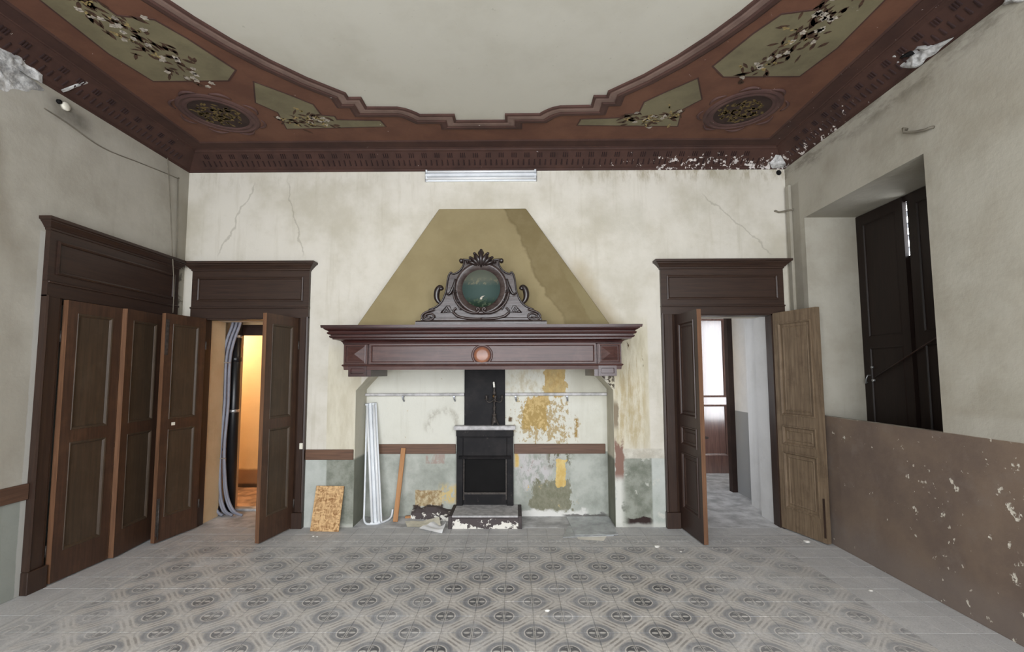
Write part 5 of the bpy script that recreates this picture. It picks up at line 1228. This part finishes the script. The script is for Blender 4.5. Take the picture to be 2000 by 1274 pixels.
# plaster crumbs on the floor
def crumb(x, y, s_, label, zz=0.0008):
    mb = MB(); r_ = random.Random(int(x*1000)); 
    prof = [(0.0, 0.0), (s_*0.8, 0.0), (s_, s_*0.25), (s_*0.6, s_*0.55), (0, s_*0.6)]
    mb.lathe(prof[1:], (0, 0, 0), 7, smooth=False); mb.v = [(p[0]*r_.uniform(.7, 1.3), p[1]*r_.uniform(.6, 1.2), p[2]) for p in mb.v]
    o = mb.build('plaster_chip', MT['chip'], local=True); o.location = (x, y, zz); tag(o, label, 'plaster chip', 'plaster chips on the floor')
crumb(-2.062, 4.785, 0.014, 'left of two tiny white plaster chips in front of the strand board')
crumb(-2.020, 4.775, 0.012, 'right of two tiny white plaster chips in front of the strand board')
crumb(1.335, 4.50, 0.028, 'pale plaster lump on the tiles left of the walnut door leaf')
crumb(0.215, 3.325, 0.018, 'white plaster chip alone on the tiles in the middle foreground')
crumb(1.52, 4.38, 0.012, 'tiny chip between the plaster lump and the walnut leaf')
crumb(2.83, 4.62, 0.03, 'broken plaster piece on the floor under the weathered leaf')
crumb(2.68, 3.62, 0.016, 'dark-shadowed crumb on the tiles near the brown dado')

# switch on the casing, hooks, hole, cables, junction hole
sw = thing('wall_switch', (-2.345, YB-0.045, 0.86), 'small ivory switch box on the right casing of the left doorway', 'switch')
MB().box(-2.335, -2.300, YB-0.066, YB-0.0405, 0.84, 0.905).build('switch_box', MT['plate'], sw, bevel=0.004); MB().box(-2.325, -2.310, YB-0.072, YB-0.065, 0.862, 0.884).build('rocker', MT['plate'], sw)
def hook(name, pts, label):
    mb = MB(); mb.tube(pts, 0.010, 8); o = mb.build(name, MT['cable'], origin=pts[0]); return tag(o, label, 'hook')
hook('wall_hook', [(XR, 3.46, 3.535), (XR-0.04, 3.45, 3.535), (XR-0.045, 3.44, 3.50), (XR-0.03, 3.36, 3.46), (XR-0.03, 3.28, 3.43), (XR-0.02, 3.24, 3.43), (XR, 3.24, 3.43)], 'painted-over iron hook on the right wall above the window recess')
hook('wall_bracket', [(XR, 4.93, 3.43), (XR-0.03, 4.95, 3.43), (XR-0.04, 5.0, 3.44), (XR-0.10, 5.035, 3.44), (XR-0.13, 5.05, 3.46), (XR-0.13, YB, 3.46)], 'painted-over pipe bracket in the right corner above the door')
hl = MB().lathe([(0.028, -0.001), (0.030, 0.004), (0.022, 0.006), (0.016, 0.002), (0.0, 0.002)], (2.985, YB, 3.905), 18, 'y').build('pipe_hole', MT['soot_and_hole_shade'], origin=(2.985, YB, 3.905)); tag(hl, 'small round black pipe hole high in the right end of the back wall', 'hole')  # shallow black disc painted as the shade inside the hole
jb = thing('junction_box', (XL, 3.60, 3.865), 'round white ceramic junction box under the cornice on the left wall', 'junction box')
MB().lathe([(0.034, 0.0), (0.036, 0.018), (0.028, 0.026), (0.010, 0.03), (0.0, 0.03)], (XL, 3.61, 3.862), 18, 'x').build('box_body', MT['plate'], jb); MB().lathe([(0.018, 0.0), (0.016, 0.02), (0.0, 0.021)], (XL+0.002, 3.555, 3.87), 12, 'x').build('open_port', MT['soot_and_hole_shade'], jb)  # black disc paints the dark inside the open port
def cable(pts, r, label):
    o = MB().tube(smoothpts(pts, 5), r, 6).build('cable', MT['cable'], origin=pts[0]); return tag(o, label, 'cable')
cable([(XL+0.006, 3.45, 3.75), (XL+0.005, 3.63, 3.735), (XL+0.007, 3.97, 3.69), (XL+0.005, 4.4, 3.745), (XL+0.006, 4.86, 3.80), (XL+0.006, 4.885, 3.77), (XL+0.006, 4.91, 3.3), (XL+0.006, 4.925, 2.91)], 0.0045, 'old cable running along the left wall then down to the crown moulding')
cable([(XL+0.02, 4.705, 3.95), (XL+0.05, 4.72, 3.6), (XL+0.085, 4.75, 3.0), (XL+0.10, 4.78, 2.6), (XL+0.10, 4.79, 2.3)], 0.0045, 'loose cable hanging from the cornice in front of the left door header')

# ------------------------------------------------------------------ pipes in the vestibule
for k in range(6):
    xo = -3.540+k*0.022; yo = 5.485-0.028*(k % 2)
    bot = [(xo-0.012+0.006*k, yo-0.01, 0.55), (xo-0.015+0.016*k, yo-0.02, 0.25), (xo+0.02+0.026*k, yo-0.025, 0.07), (xo+0.08+0.036*k, yo-0.03, 0.017)]
    topp = [(xo+0.16, yo, 2.55), (xo+0.125, yo, 2.26), (xo+0.06, yo, 2.05), (xo+0.02, yo, 1.80), (xo+0.022, yo, 1.3), (xo, yo, 0.85)]
    o = MB().tube(smoothpts(topp+bot, 5), 0.0155, 10).build('grey_conduit', MT['conduit'], origin=topp[0])
    tag(o, ['leftmost of six grey conduits in the left doorway', 'second grey conduit from the left in the left doorway', 'third grey conduit from the left in the left doorway', 'fourth grey conduit from the left in the left doorway', 'fifth grey conduit from the left in the left doorway', 'rightmost of six grey conduits, against the black pipe'][k], 'conduit', 'grey conduits bundled in the left doorway')
bp = thing('black_pipe', (-3.245, 5.53, 0), 'thick black drain pipe with steel clamps beside the grey conduits', 'pipe')
MB().tube([(-3.42, 5.585, 0.002), (-3.42, 5.585, 2.55)], 0.058, 18).build('pipe_body', MT['black'], bp)
MB().lathe([(0.058, 1.80), (0.066, 1.805), (0.067, 1.85), (0.058, 1.86)], (-3.42, 5.585, 0), 18).build('pipe_socket', MT['black'], bp)
for z in (1.19, 2.09): MB().lathe([(0.0585, z), (0.061, z+0.001), (0.061, z+0.032), (0.0585, z+0.033)], (-3.42, 5.585, 0), 18).build('clamp', MT['steel'], bp)
for z, l in ((1.54, 'upper thin wall pipe on the ochre vestibule wall'), (1.15, 'middle thin wall pipe on the ochre vestibule wall'), (0.74, 'lower thin wall pipe on the ochre vestibule wall')):
    o = MB().tube([(-3.546, YB+TW+0.03, z), (-3.546, 5.69, z)], 0.013, 8).build('thin_pipe', MT['casing'], origin=(-3.49, 5.5, z)); tag(o, l, 'pipe', 'thin pipes on the vestibule wall')
for z, l in ((1.78, 'upper thin metal strap across the grey conduits'), (0.66, 'lower thin metal strap across the grey conduits')):
    tag(MB().box(-3.562, -3.39, 5.426, 5.430, z, z+0.012).build('conduit_strap', MT['steel'], origin=(-3.4, 5.42, z)), l, 'strap', 'straps on the conduits')
